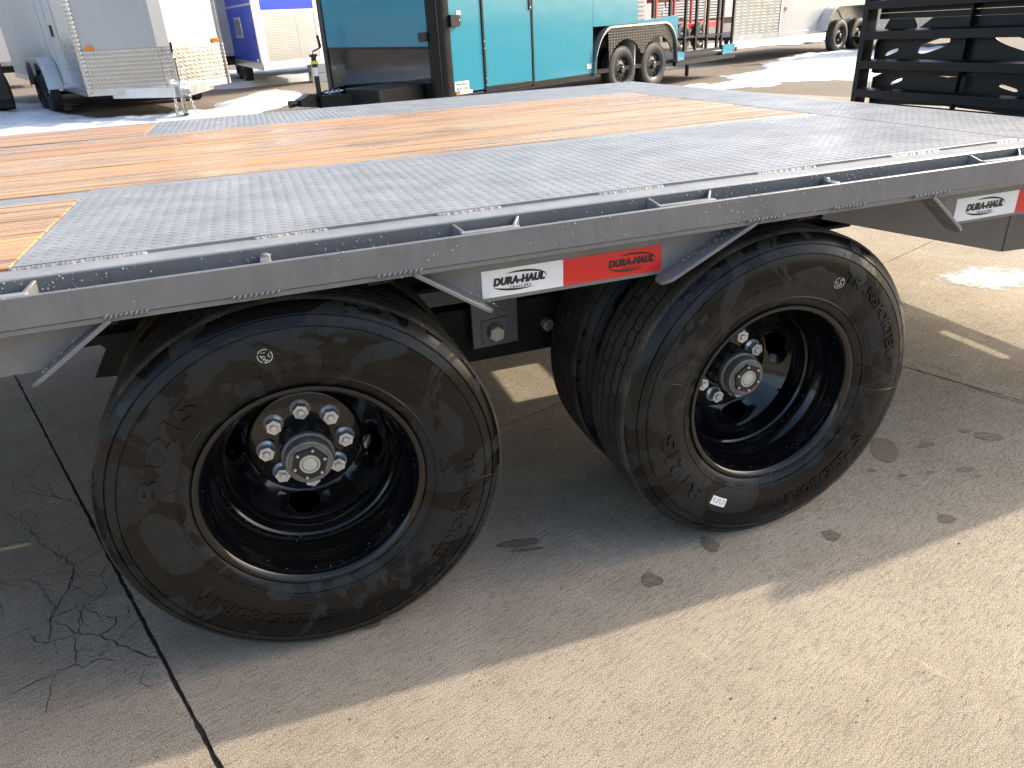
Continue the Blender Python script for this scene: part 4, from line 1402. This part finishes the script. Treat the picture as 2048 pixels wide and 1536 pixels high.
B(MB().box(UB - 0.03, UB, 0.031, Wt - 0.031, hb + 0.061, HT), 'rear_wall', 'white_panel', TE)
B(MB().box(-0.02, UL, 0, Wt, HT + 0.001, HT + 0.04), 'roof', 'white_panel', TE)
# mirror-like flags, boxes and stickers on the near corner
B(MB().prism([(0.19, 1.13), (0.33, 1.13), (0.35, 1.15), (0.35, 1.235), (0.33, 1.265), (0.19, 1.265)], -0.05, -0.010), 'latch_box', 'hub_black', TE, 0.004)
B(MB().cyl((0.325, 1.20), 0.010, -0.057, -0.0505, 'y', 10), 'latch_screw', 'chrome', TE)
B(MB().box(-0.10, -0.036, 0.155, 0.26, 0.99, 1.09), 'marker_bracket', 'hub_black', TE, 0.006)
def sign(root, x0, x1, z0, z1, lines, y=-0.004, col='sticker_white', ink='ink'):
    s_ = B(MB().box(x0, x1, y, y + 0.003, z0, z1), 'sticker', col, root)
    for txt, fz, fh, fw in lines:
        V, F = text_geo(txt, 0.1, 0, 0.001)
        xs_ = [v[0] for v in V]; zs_ = [v[1] for v in V]
        k = (x1 - x0) * fw / (max(xs_) - min(xs_)); kz = (z1 - z0) * fh / (max(zs_) - min(zs_))
        B(MB().add([((x0 + x1) / 2 + (v[0] - (min(xs_) + max(xs_)) / 2) * k, y - 0.0015, z0 + (z1 - z0) * fz + (v[1] - min(zs_)) * kz) for v in V], F), 'printed_text', ink, s_, 0, 0)
    return s_
sign(TE, 0.215, 0.455, 0.395, 0.505, [('trailerworld.com', 0.58, 0.30, 0.90), ('Bowling Green, KY', 0.42, 0.11, 0.5), ('800-872-2833', 0.10, 0.24, 0.84)])
sign(TE, 0.29, 0.51, 0.352, 0.392, [('NOTICE', 0.3, 0.45, 0.4)])
sign(TE, 0.33, 0.395, 1.262, 1.305, [('VIN', 0.55, 0.2, 0.7)])
sign(TE, 2.845, 2.945, 0.445, 0.510, [('WARNING', 0.72, 0.2, 0.6)])
B(MB().box(0.225, 0.275, -0.012, 0.0, 0.350, 0.378), 'side_marker', 'amber', TE)
# wheel arches: black diamond apron with flared trim
def arch(u):
    c = 4.22
    if u < 3.30: return 0.33 + 0.70 * math.sin(R(90) * min(1, max(0, (u - 2.98) / 0.50)))
    return 0
A1 = []
NU = 60
for i in range(NU + 1):
    t = i / NU
    u = 2.985 + (5.20 - 2.985) * t
    e = min(1, t / 0.19, (1 - t) / 0.19)
    A1.append((u, 0.34 + (0.965 - 0.34) * math.sqrt(max(0, 1 - (1 - e) ** 2))))
tr_ = MB()
V = []
for u, z in A1:
    V += [(u, -0.05, z), (u, 0.05, z), (u, -0.05, z + 0.028), (u, 0.05, z + 0.028)]
F = []
for i in range(NU):
    a, b = 4 * i, 4 * (i + 1)
    F += [(a + 2, b + 2, b + 3, a + 3), (a, a + 1, b + 1, b), (a, b, b + 2, a + 2), (a + 1, a + 3, b + 3, b + 1)]
tr_.add(V, F)
B(tr_, 'fender_trim', 'polished', TE)
def wcurve(u):
    z = 0.86
    for uc in (3.789, 4.649):
        d = abs(u - uc)
        if d < 0.50: z = max(z if z > 2 else 0, 0.355 + math.sqrt(max(0, 0.47 ** 2 - d ** 2)) if d < 0.47 else 0)
    return z
ap = MB()
V = []
NA = 90
for i in range(NA + 1):
    u = 3.00 + (5.185 - 3.00) * i / NA
    top = np.interp(u, [a for a, _ in A1], [b for _, b in A1])
    lo = 0.34
    for uc in (3.789, 4.649):
        d = abs(u - uc)
        if d < 0.45: lo = max(lo, 0.345 + math.sqrt(0.45 ** 2 - d ** 2))
    mid = abs(u - 4.219)
    if mid < 0.30: lo = max(lo, 0.56 + 0.12 * (mid / 0.30))
    if u < 3.36 or u > 5.08: lo = top - 0.045 if u < 3.36 else top - 0.06
    lo = min(lo, top - 0.01)
    V += [(u, -0.012, lo), (u, -0.012, top), (u, 0.01, lo), (u, 0.01, top)]
ap.add(V, [f for i in range(NA) for f in ((4 * i, 4 * i + 4, 4 * i + 5, 4 * i + 1), (4 * i + 2, 4 * i + 3, 4 * i + 7, 4 * i + 6), (4 * i, 4 * i + 2, 4 * i + 6, 4 * i + 4))])
B(ap, 'fender_apron', 'diamond_black', TE)
B(MB().box(2.99, 5.19, 0.34, 0.36, 0.30, 1.0), 'wheel_well', 'hub_black', TE)
for u in (3.789, 4.649):
    swheel(TE, u, 0.14)
# rear porch
B(MB().prism([(UB + 0.005, 0.995), (UB + 0.005, 1.03), (4.62, 1.045), (5.22, 1.075), (5.22, 0.36), (5.20, 0.36), (5.195, 0.50), (5.12, 0.80), (4.95, 0.95), (4.75, 0.993)], 0.0, 0.03), 'porch_panel', 'teal_panel', TE)
B(MB().box(5.225, 5.46, 0, 0.03, hb + 0.03, 0.50), 'porch_panel', 'teal_panel', TE)
B(MB().box(6.72, 7.14, 0, 0.03, hb + 0.03, 0.53), 'porch_panel', 'teal_panel', TE)
B(MB().box(5.19, UL, -0.012, 0.05, hb - 0.05, hb + 0.02), 'bottom_rail', 'black_paint', TE)
B(MB().box(UL - 0.01, UL + 0.02, -0.03, 0.0, 0.40, 0.47), 'rear_lamp', 'red_lamp', TE)
for u in (4.55, 5.03, 5.50, 5.84, 6.20, 6.55, 6.70, 7.08):
    B(MB().box(u, u + 0.045, 0.035, 0.075, 0.50 if u > 5.2 else 1.05, 2.30), 'porch_post', 'black_paint', TE)
B(MB().box(5.46, 6.72, 0.03, 0.075, 0.455, 0.50), 'porch_rail', 'black_paint', TE)
B(MB().box(5.46, 6.72, 0.03, 0.075, 0.70, 0.72), 'porch_rail', 'black_paint', TE)
B(MB().box(UL - 0.04, UL, 0.08, Wt - 0.02, hb + 0.06, 2.3), 'porch_gate', 'black_paint', TE) if False else None
B(MB().box(4.2, UL, Wt - 0.06, Wt - 0.02, 0.50, 0.56), 'porch_rail', 'black_paint', TE)
for u in (4.6, 5.4, 6.2, 7.0):
    B(MB().box(u, u + 0.045, Wt - 0.06, Wt - 0.02, 0.561, 2.30), 'porch_post', 'black_paint', TE)
B(MB().tube([(6.2, 0.4, 0.05), (6.2, 0.4, 0.35)], 0.035, 8), 'rear_jack', 'hub_black', TE)
# tongue, coupler, jack, chain
for s_ in (1, -1):
    yc_ = Wt / 2
    B(MB().hexa([(-1.05, yc_ + s_ * 0.06, 0.30), (-1.05, yc_ + s_ * 0.14, 0.30), (-0.04, yc_ + s_ * 0.90, 0.30), (-0.04, yc_ + s_ * 0.82, 0.30)][::s_],
                [(-1.05, yc_ + s_ * 0.06, 0.44), (-1.05, yc_ + s_ * 0.14, 0.44), (-0.04, yc_ + s_ * 0.90, 0.44), (-0.04, yc_ + s_ * 0.82, 0.44)][::s_]), 'tongue_beam', 'black_paint', TE, 0.004)
B(MB().prism([(-1.30, 0.33), (-1.05, 0.30), (-1.05, 0.45), (-1.15, 0.47), (-1.30, 0.41)], Wt / 2 - 0.07, Wt / 2 + 0.07), 'coupler', 'hub_black', TE, 0.006)
B(MB().tube([(-1.42, Wt / 2, 0.37), (-1.29, Wt / 2, 0.37)], [0.045, 0.030], 12), 'coupler_nose', 'hub_black', TE)
jack(TE, -0.98, Wt / 2, 0.02, 0.88, 'hub_black')
B(MB().cyl((-0.98, Wt / 2), 0.045, 0.80, 0.835, 'z', 14), 'jack_sticker', 'yellow_sticker', TE)
B(MB().cyl((-0.98, Wt / 2), 0.0345, 0.66, 0.76, 'z', 14), 'jack_sticker', 'sticker_white', TE)
mb = MB(); chain(mb, (-0.92, Wt / 2 - 0.15, 0.44), (-0.80, Wt / 2 - 0.22, 0.10), 9); chain(mb, (-0.95, Wt / 2 - 0.10, 0.46), (-0.70, Wt / 2 - 0.12, 0.47), 7, sag=0.0)
B(mb, 'safety_chain', 'chrome', TE)
B(MB().box(-0.75, -0.05, 0.30, 1.0, 0.30, 0.50), 'tool_tray', 'black_paint', TE, 0.01)

# ---- white V-nosed trailer at left
wm = bframe(-2.256, 12.286, 1.895)
WL = empty('cargo_trailer', mat=wm)
tag(WL, 'white V-nosed cargo trailer with diamond plate stone guard and chrome tongue jack', 'trailer')
w_, nz, hb = 2.19, 0.63, 0.41
TOPW = 2.45
cnr = [(0, 0), (-nz, -w_ / 2 + 0.09), (-nz, -w_ / 2 - 0.09), (0, -w_)]
for (p, q), mt in zip(((cnr[0], cnr[1]), (cnr[1], cnr[2]), (cnr[2], cnr[3])), ('white_panel', 'white_panel', 'white_panel')):
    wall(WL, 'nose_panel', mt, p, q, 1.04, TOPW, 0.03)
    wall(WL, 'stone_guard', 'diamond_aluminium', p, q, hb + 0.10, 1.039, 0.03, -0.006)
    wall(WL, 'bottom_trim', 'aluminium', p, q, hb - 0.0, hb + 0.099, 0.04, -0.010)
B(MB().prism([(0.0, 0.0), (-0.06, -0.035), (-0.055, -0.075), (0.05, -0.03), (0.05, 0.012), (0.0, 0.012)], hb, TOPW, 'xy'), 'corner_post', 'diamond_aluminium', WL)
B(MB().prism([(0.0, -w_), (-0.06, -w_ + 0.035), (-0.055, -w_ + 0.075), (0.05, -w_ + 0.03), (0.05, -w_ - 0.012), (0.0, -w_ - 0.012)][::-1], hb, TOPW, 'xy'), 'corner_post', 'diamond_aluminium', WL)
for y, d in ((-0.16, 1), (-w_ + 0.16, -1)):
    xx = -0.16 / (w_ / 2 - 0.09) * nz
    B(MB().box(xx - 0.06, xx - 0.015, y - 0.055, y + 0.055, 1.045, 1.105), 'marker_lamp', 'amber', WL, 0.006)
SLN = 9.0
B(MB().box(0.051, 1.2, -0.035, 0.0, hb + 0.10, TOPW), 'side_wall', 'polished', WL)
B(MB().box(1.203, SLN, -0.035, 0.0, hb + 0.10, TOPW), 'side_wall', 'cream_panel', WL)
B(MB().box(1.204, 1.24, 0.001, 0.02, hb + 0.1, TOPW), 'door_frame', 'aluminium', WL)
B(MB().box(1.60, 1.66, 0.001, 0.03, 1.25, 1.42), 'door_handle', 'hub_black', WL)
for x in (2.0, 2.7):
    B(MB().box(x, x + 0.012, 0.001, 0.008, hb + 0.1, TOPW), 'panel_seam', 'grey_panel', WL)
B(MB().box(0.0, SLN, -0.04, 0.012, hb - 0.001, hb + 0.099), 'bottom_rail', 'aluminium', WL)
B(MB().box(0.0, SLN, -w_, -w_ + 0.035, hb, TOPW), 'side_wall', 'white_panel', WL)
B(MB().box(0.05, SLN, -w_ + 0.036, -0.041, hb + 0.02, hb + 0.08), 'floor_pan', 'grey_under', WL)
B(MB().prism([(0, 0.0), (-nz, -w_ / 2 + .09), (-nz, -w_ / 2 - .09), (0, -w_), (SLN, -w_), (SLN, 0.0)][::-1], TOPW + 0.001, TOPW + 0.03, 'xy'), 'roof', 'white_panel', WL)
def fender(root, u0, u1, y0, y1, zt, zb, mat, two=True):
    mb = MB(); n = 40
    V = []
    for i in range(n + 1):
        t = i / n; u = u0 + (u1 - u0) * t
        e = min(1, t / 0.24, (1 - t) / 0.24)
        z = zb + (zt - zb) * math.sqrt(max(0, 1 - (1 - e) ** 2))
        V += [(u, y0, z), (u, y1, z), (u, y1, z + 0.02), (u, y0, z + 0.02)]
    for i in range(n):
        a, b = 4 * i, 4 * i + 4
        mb.add([], []) if False else None
    mb.add(V, [f for i in range(n) for f in ((4 * i, 4 * i + 1, 4 * i + 5, 4 * i + 4), (4 * i + 3, 4 * i + 7, 4 * i + 6, 4 * i + 2), (4 * i + 1, 4 * i + 2, 4 * i + 6, 4 * i + 5), (4 * i, 4 * i + 4, 4 * i + 7, 4 * i + 3))])
    # side skirt of the fender with the arch dip between the wheels
    V = []
    for i in range(n + 1):
        t = i / n; u = u0 + (u1 - u0) * t
        e = min(1, t / 0.24, (1 - t) / 0.24)
        z = zb + (zt - zb) * math.sqrt(max(0, 1 - (1 - e) ** 2))
        lo = z - 0.05
        if two:
            lo -= 0.22 * math.exp(-((t - 0.5) / 0.09) ** 2)
        V += [(u, y1 - 0.008, lo), (u, y1 + 0.004, lo), (u, y1 + 0.004, z + 0.018), (u, y1 - 0.008, z + 0.018)]
    mb.add(V, [f for i in range(n) for f in ((4 * i + 1, 4 * i + 2, 4 * i + 6, 4 * i + 5), (4 * i, 4 * i + 4, 4 * i + 7, 4 * i + 3), (4 * i, 4 * i + 1, 4 * i + 5, 4 * i + 4))])
    return B(mb, 'fender', mat, root)
fender(WL, 2.05, 4.25, 0.015, 0.26, 0.90, 0.44, 'polished')
for u in (2.72, 3.58):
    swheel(WL, u, 0.14, 0.345, True)
for u in (2.72, 3.58):
    swheel(WL, u, -w_ - 0.12, 0.345)
B(MB().tube([(2.72, 0.02, 0.34), (2.72, -w_, 0.34)], 0.035, 10), 'axle', 'hub_black', WL)
yc_ = -w_ / 2
for s_ in (1, -1):
    a = [(-1.05, yc_ + s_ * 0.03, hb - 0.06), (-1.05, yc_ + s_ * 0.09, hb - 0.06), (-0.1, yc_ + s_ * 0.78, hb - 0.06), (-0.1, yc_ + s_ * 0.72, hb - 0.06)][::s_]
    B(MB().hexa(a, [(p[0], p[1], hb + 0.085) for p in a]), 'tongue_beam', 'aluminium', WL, 0.003)
B(MB().prism([(-1.26, hb - 0.02), (-1.0, hb - 0.04), (-1.0, hb + 0.10), (-1.12, hb + 0.12), (-1.26, hb + 0.06)], yc_ - 0.06, yc_ + 0.06), 'coupler', 'chrome', WL, 0.005)
jack(WL, -1.02, yc_, -0.03, 0.86, 'chrome')
mb = MB(); chain(mb, (-1.0, yc_ + 0.10, hb), (-0.95, yc_ + 0.12, 0.06), 9); chain(mb, (-1.05, yc_ - 0.10, hb), (-1.0, yc_ - 0.16, 0.12), 8); chain(mb, (-1.1, yc_ - 0.05, hb + .12), (-0.9, yc_ - 0.1, hb + .35), 7)
mb.tube([(-1.05 + 0.13 * math.cos(a), yc_ + 0.13 * math.sin(a), hb + 0.13) for a in [k * PI / 8 for k in range(17)]], 0.012, 6, False)
B(mb, 'safety_chain', 'chrome', WL)

# ---- black trailer cut by the left frame edge
km = bframe(-3.86, 14.85, 1.93)
BK = empty('utility_trailer', mat=km)
tag(BK, 'black trailer at the left edge of the photo beside the white V-nosed trailer', 'trailer')
B(MB().prism([(0.0, 0.22), (0.0, 1.10), (0.06, 1.16), (4.0, 1.16), (4.0, 0.30), (0.05, 0.20)], 0.05, 2.1), 'body', 'diamond_black', BK, 0.01)
B(MB().box(-0.03, 0.0, 0.05, 2.1, 0.16, 0.30), 'bumper', 'black_paint', BK, 0.01)
B(MB().box(-0.02, 4.0, 0.04, 0.049, 0.30, 0.36), 'side_trim', 'black_paint', BK)
for u in (1.0, 1.9):
    swheel(BK, u, 0.03, 0.345)

# ---- blue and silver trailer behind
bm = bframe(0.46, 16.2, R(98))
BL = empty('cargo_trailer', mat=bm)
tag(BL, 'royal blue and silver cargo trailer between the white V-nosed and teal trailers', 'trailer')
hb = 0.41
B(MB().box(0.02, 6.5, 0.0, 0.03, hb + 0.14, 1.62), 'side_wall', 'blue_panel', BL)
B(MB().box(0.02, 6.5, 0.0, 0.03, 1.66, 2.4), 'side_wall', 'blue_panel', BL)
B(MB().box(0.02, 6.5, -0.01, 0.04, 1.621, 1.659), 'side_trim', 'aluminium', BL)
B(MB().box(0.02, 6.5, -0.01, 0.04, hb, hb + 0.139), 'bottom_rail', 'aluminium', BL)
win = B(MB().box(1.55, 2.5, 0.031, 0.05, 1.0, 1.42), 'window', 'polished', BL, 0.02)
B(MB().box(1.62, 2.43, 0.051, 0.056, 1.05, 1.37), 'pane', 'glass_dark', win)
B(MB().box(0.12, 0.30, 0.031, 0.036, hb + 0.15, hb + 0.21), 'sticker', 'sticker_white', BL)
# front face heads off at 48 deg in plan: local direction -50 deg
dirx, diry = math.cos(R(-50)), math.sin(R(-50))
def bp(t): return (dirx * t, diry * t)
wall(BL, 'nose_panel', 'blue_panel', bp(0.20), bp(1.95), 1.52, 2.4, -0.03, 0)
wall(BL, 'stone_guard', 'diamond_shaded', bp(0.20), bp(1.28), hb + 0.13, 1.48, -0.03, 0)
wall(BL, 'nose_panel', 'grey_shaded', bp(1.285), bp(1.95), hb + 0.13, 1.48, -0.03, 0)
wall(BL, 'nose_trim', 'white_panel', bp(0.20), bp(1.95), 1.481, 1.519, -0.035, 0.004)
wall(BL, 'bottom_trim', 'aluminium', bp(0.0), bp(1.95), hb - 0.01, hb + 0.129, -0.04, 0.008)
wall(BL, 'corner_post', 'aluminium', bp(-0.02), bp(0.198), hb + 0.13, 2.4, -0.04, 0.010)
wall(BL, 'corner_post', 'white_panel', bp(1.952), bp(2.12), hb - 0.02, 2.4, -0.05, 0.012)
B(MB().prism([(0.05, -0.01), bp(1.9), (2.5, -1.6), (6.4, -1.6), (6.4, -0.01)], hb + 0.03, hb + 0.08, 'xy'), 'floor_pan', 'grey_under', BL)
B(MB().prism([(0.05, -0.01), bp(1.9), (2.5, -1.6), (6.4, -1.6), (6.4, -0.01)], 2.401, 2.43, 'xy'), 'roof', 'white_panel', BL)
B(MB().box(1.2, 1.55, -1.75, -1.25, 0.0, 0.19).box(1.2, 1.55, -1.75, -1.25, 0.195, 0.40), 'block_stand', 'grey_panel', BL, 0.01)
swheel(BL, 3.2, -0.15, 0.345, True); swheel(BL, 4.06, -0.15, 0.345, True)

# ---- white trailer on the right
rm = bframe(11.25, 13.75, R(21))
WR = empty('cargo_trailer', mat=rm)
tag(WR, 'white cargo trailer with diamond plate front behind the teal trailer porch', 'trailer')
hb = 0.45
B(MB().box(0.0, 4.5, 0.0, 0.03, hb + 0.10, 2.3), 'side_wall', 'white_panel', WR)
B(MB().box(-0.01, 4.5, -0.012, 0.05, hb, hb + 0.099), 'bottom_rail', 'white_panel', WR, 0.004)
wall(WR, 'stone_guard', 'diamond_aluminium', (0.0, 0.0), (-1.25, 0.28), hb + 0.12, 2.3, -0.03)
wall(WR, 'bottom_trim', 'aluminium', (0.0, 0.0), (-1.25, 0.28), hb, hb + 0.119, -0.04, 0.006)
B(MB().box(-0.012, 0.03, -0.014, 0.03, hb + 0.1, 2.3), 'corner_post', 'aluminium', WR)
B(MB().box(0.16, 0.22, -0.022, -0.001, 0.98, 1.05), 'marker_lamp', 'amber', WR, 0.004)
B(MB().prism([(0.0, 0.05), (-1.2, 0.33), (-1.2, 1.9), (0, 2.2), (4.4, 2.2), (4.4, 0.05)], hb + 0.02, hb + 0.08, 'xy'), 'floor_pan', 'grey_under', WR)
fender(WR, 1.55, 3.75, -0.26, -0.012, 0.98, 0.50, 'white_panel')
fw = [c for c in WR.children if c.name.startswith('fender')]
for u in (2.22, 3.08):
    swheel(WR, u, -0.14, 0.355)
B(MB().tube([(-0.6, 0.9, 0.05), (-0.6, 0.9, 0.5)], 0.05, 8), 'jack_stand', 'hub_black', WR)

# ---- silver-nosed trailer whose edge shows beside the black ramp
sm = bframe(13.45, 13.55, R(-18))
SV = empty('cargo_trailer', mat=sm)
tag(SV, 'silver diamond plate trailer front half hidden behind the black ramp', 'trailer')
hb = 0.22
B(MB().box(0.16, 3.6, 0.0, 0.03, hb + 0.22, 1.05), 'stone_guard', 'diamond_aluminium', SV)
B(MB().box(0.16, 3.6, 0.0, 0.03, 1.06, 2.4), 'nose_panel', 'white_panel', SV)
B(MB().box(0.0, 0.05, -0.03, 0.05, 0.02, 2.4), 'door_edge', 'chrome', SV, 0.01)
B(MB().box(0.055, 0.15, -0.01, 0.04, 0.02, 2.4), 'corner_post', 'hub_black', SV)
B(MB().box(0.16, 3.6, -0.02, 0.04, hb + 0.05, hb + 0.219), 'bottom_trim', 'white_panel', SV)
B(MB().box(2.5, 2.56, -0.03, -0.001, 0.80, 0.87), 'marker_lamp', 'amber', SV)
B(MB().box(0.2, 3.55, 0.031, 2.0, hb + 0.05, hb + 0.1), 'floor_pan', 'grey_under', SV)

# ---- trailers seen through the porch of the teal one
pm = bframe(9.2, 17.0, R(24))
PT = empty('cargo_trailer', mat=pm)
tag(PT, 'white trailer with louvred door and chrome jack seen through the teal porch', 'trailer')
B(MB().box(-1.6, 0.3, 0.0, 0.05, 0.55, 2.3), 'nose_panel', 'white_panel', PT)
B(MB().box(-1.6, 0.3, -0.02, 0.05, 0.40, 0.549), 'bottom_trim', 'aluminium', PT)
for k in range(14):
    B(MB().box(0.31, 0.75, 0.0, 0.03, 0.50 + 0.10 * k, 0.57 + 0.10 * k), 'louvre_slat', 'white_panel', PT)
B(MB().box(0.30, 0.76, 0.031, 0.05, 0.45, 2.0), 'louvre_back', 'grey_panel', PT)
jack(PT, 0.90, -0.4, 0.0, 1.05, 'chrome')
B(MB().box(-1.55, 0.7, 0.051, 2.0, 0.45, 0.5), 'floor_pan', 'grey_under', PT)
swheel(PT, -1.0, 0.7)
rm2 = bframe(11.3, 18.6, R(24))
RT = empty('utility_trailer', mat=rm2)
tag(RT, 'red and black utility trailer seen between the porch bars of the teal trailer', 'trailer')
B(MB().box(-0.6, 2.6, 0.0, 2.0, 0.55, 0.70), 'deck_frame', 'red_paint', RT, 0.01)
for k in range(12):
    B(MB().box(-0.6, 2.6, 0.0, 0.02, 0.76 + 0.07 * k, 0.785 + 0.07 * k), 'mesh_bar', 'red_paint' if k > 8 else 'black_paint', RT)
for u in (-0.6, 0.2, 1.0, 1.8, 2.55):
    B(MB().box(u, u + 0.06, -0.01, 0.05, 0.701, 1.62), 'upright', 'red_paint', RT)
B(MB().box(-0.5, 0.6, 0.1, 0.4, 1.25, 1.75), 'tool_box', 'red_paint', RT, 0.01)
jack(RT, 1.15, -0.35, 0.0, 1.2, 'chrome')
for u in (0.4, 1.3):
    swheel(RT, u, -0.12)
zm = bframe(12.0, 24.0, R(20))
ZT = empty('cargo_trailer', mat=zm)
tag(ZT, 'white trailer wall closing the back of the lot behind the red trailer', 'trailer')
B(MB().box(-14.0, -4.2, 0, 2.2, 0.6, 2.9), 'body', 'white_panel', ZT, 0.02)
B(MB().box(-3.9, 8.0, 0, 2.2, 0.6, 2.9), 'body', 'grey_panel', ZT, 0.02)
B(MB().box(-14.0, 8.0, 0.1, 2.0, 0.4, 0.59), 'frame', 'hub_black', ZT)
for u in (-8, -7.1, 3.0, 3.9):
    swheel(ZT, u, -0.05)

lm_ = bframe(-9.6, 23.5, R(16))
LT = empty('cargo_trailer', mat=lm_)
tag(LT, 'pale trailer far behind at the left edge of the photo', 'trailer')
B(MB().box(-6.0, 4.6, 0, 2.2, 0.55, 2.9), 'body', 'white_panel', LT, 0.03)
B(MB().box(-6.0, 4.6, 0.1, 2.0, 0.38, 0.545), 'frame', 'hub_black', LT)
B(MB().box(-6.0, 4.6, -0.02, -0.001, 0.56, 0.66), 'side_trim', 'aluminium', LT)
for u in (-1.2, -0.3):
    swheel(LT, u, -0.05)

# ------------------------------------------------------------------ snow
def snow_field(name, pts, hgt, nse, label, res=0.12, edge=0.5, seed=0.0):
    P = [Vector(p) for p in pts]
    x0, x1 = min(p.x for p in P) - 0.6, max(p.x for p in P) + 0.6
    y0, y1 = min(p.y for p in P) - 0.6, max(p.y for p in P) + 0.6
    nx_, ny_ = int((x1 - x0) / res), int((y1 - y0) / res)
    def sd(q):
        d = 1e9; ins = False
        for i in range(len(P)):
            a, b = P[i], P[i - 1]
            ab = b - a; t = max(0, min(1, (q - a).dot(ab) / ab.length_squared))
            d = min(d, (q - a - ab * t).length)
            if (a.y > q.y) != (b.y > q.y) and q.x < (b.x - a.x) * (q.y - a.y) / (b.y - a.y) + a.x:
                ins = not ins
        return d if ins else -d
    H = {}
    for j in range(ny_ + 1):
        for i in range(nx_ + 1):
            q = Vector((x0 + i * res, y0 + j * res))
            n3 = Vector((q.x, q.y, seed))
            h = sd(q) + nse * (mnoise.noise(n3 * 0.9) + 0.6 * mnoise.noise(n3 * 2.3) + 0.35 * mnoise.noise(n3 * 6))
            h = min(1, max(-0.4, h / edge))
            hh = hgt * (h if h < 0 else h ** 0.6) * (1 + 0.5 * mnoise.noise(n3 * 3.1) + 0.35 * mnoise.noise(n3 * 8)) - 0.006
            H[(i, j)] = (q.x, q.y, G(q.x, q.y) + hh, hh)
    idx = {}; V = []; F = []
    for j in range(ny_):
        for i in range(nx_):
            c = [(i, j), (i + 1, j), (i + 1, j + 1), (i, j + 1)]
            if max(H[k][3] for k in c) > 0:
                f = []
                for k in c:
                    if k not in idx:
                        idx[k] = len(V); V.append(H[k][:3])
                    f.append(idx[k])
                F.append(tuple(f))
    o = MB().add(V, F).build(name, 'snow', smooth=80)
    tag(o, label, 'snow', kind='stuff')
    return o
snow_field('snow', [(-7.5, 9.5), (-3.0, 10.8), (-0.4, 11.0), (0.9, 12.6), (1.0, 15.2), (0.2, 15.6), (-0.3, 14.2), (-0.7, 13.0), (-1.6, 12.7), (-2.5, 13.0), (-3.0, 14.6), (-3.3, 16.6), (-4.6, 17.5), (-8.5, 14)], 0.09, 0.32, 'snow ridge between the flatbed and the white V-nosed trailer', 0.10, 0.6, 1.0)
snow_field('snow', [(-2.5, 19), (0.2, 17.6), (3.5, 18.2), (6, 22), (2, 26), (-4, 24)], 0.06, 0.6, 'snow lying under the blue and silver trailer', 0.3, 0.8, 2.0)
snow_field('snow', [(6.0, 9.0), (7.3, 9.7), (9.0, 9.4), (9.6, 8.2), (13, 9.5), (16.5, 13.2), (15.0, 15.6), (12.4, 14.4), (9.2, 11.9), (7.4, 10.6)], 0.07, 0.55, 'tyre-tracked snow on the lot right of the teal trailer', 0.13, 0.7, 3.0)
snow_field('snow', [(11.5, 17.5), (16, 19), (22, 22), (20, 24), (12, 20)], 0.05, 0.5, 'thin snow strip behind the right white trailer', 0.3, 0.7, 4.0)
# white salt film on the concrete by the tail
def film(poly, seed, n=70):
    P = [Vector(px2g(*p)) for p in poly]
    c = sum(P, Vector((0, 0))) / len(P)
    V = []
    for k in range(n):
        t = k / n * len(P); i = int(t)
        p = P[i].lerp(P[(i + 1) % len(P)], t - i)
        q = c + (p - c) * (1 + 0.45 * mnoise.noise(Vector((p.x * 9, p.y * 9, seed))))
        V.append((q.x, q.y, G(q.x, q.y) + 0.0016))
    V.append((c.x, c.y, G(c.x, c.y) + 0.0016))
    return MB().add(V, [((k + 1) % n, k, n) for k in range(n)])
f_ = film([(1860, 530), (1935, 515), (2010, 520), (2090, 535), (2110, 590), (2040, 620), (1970, 618), (1900, 590), (1860, 560)], 2.0)
cx_, cy_, cz_ = f_.v[-1]
f_.v = [(p[0] - cx_, p[1] - cy_, p[2] - cz_) for p in f_.v]
fo = f_.build('salt_patch', 'salt_film', smooth=0)
fo.location = (cx_, cy_, cz_)
tag(fo, 'white patch of ice on the sunlit concrete beneath the tail', 'ice patch', kind='stuff')
bpy.context.view_layer.update()
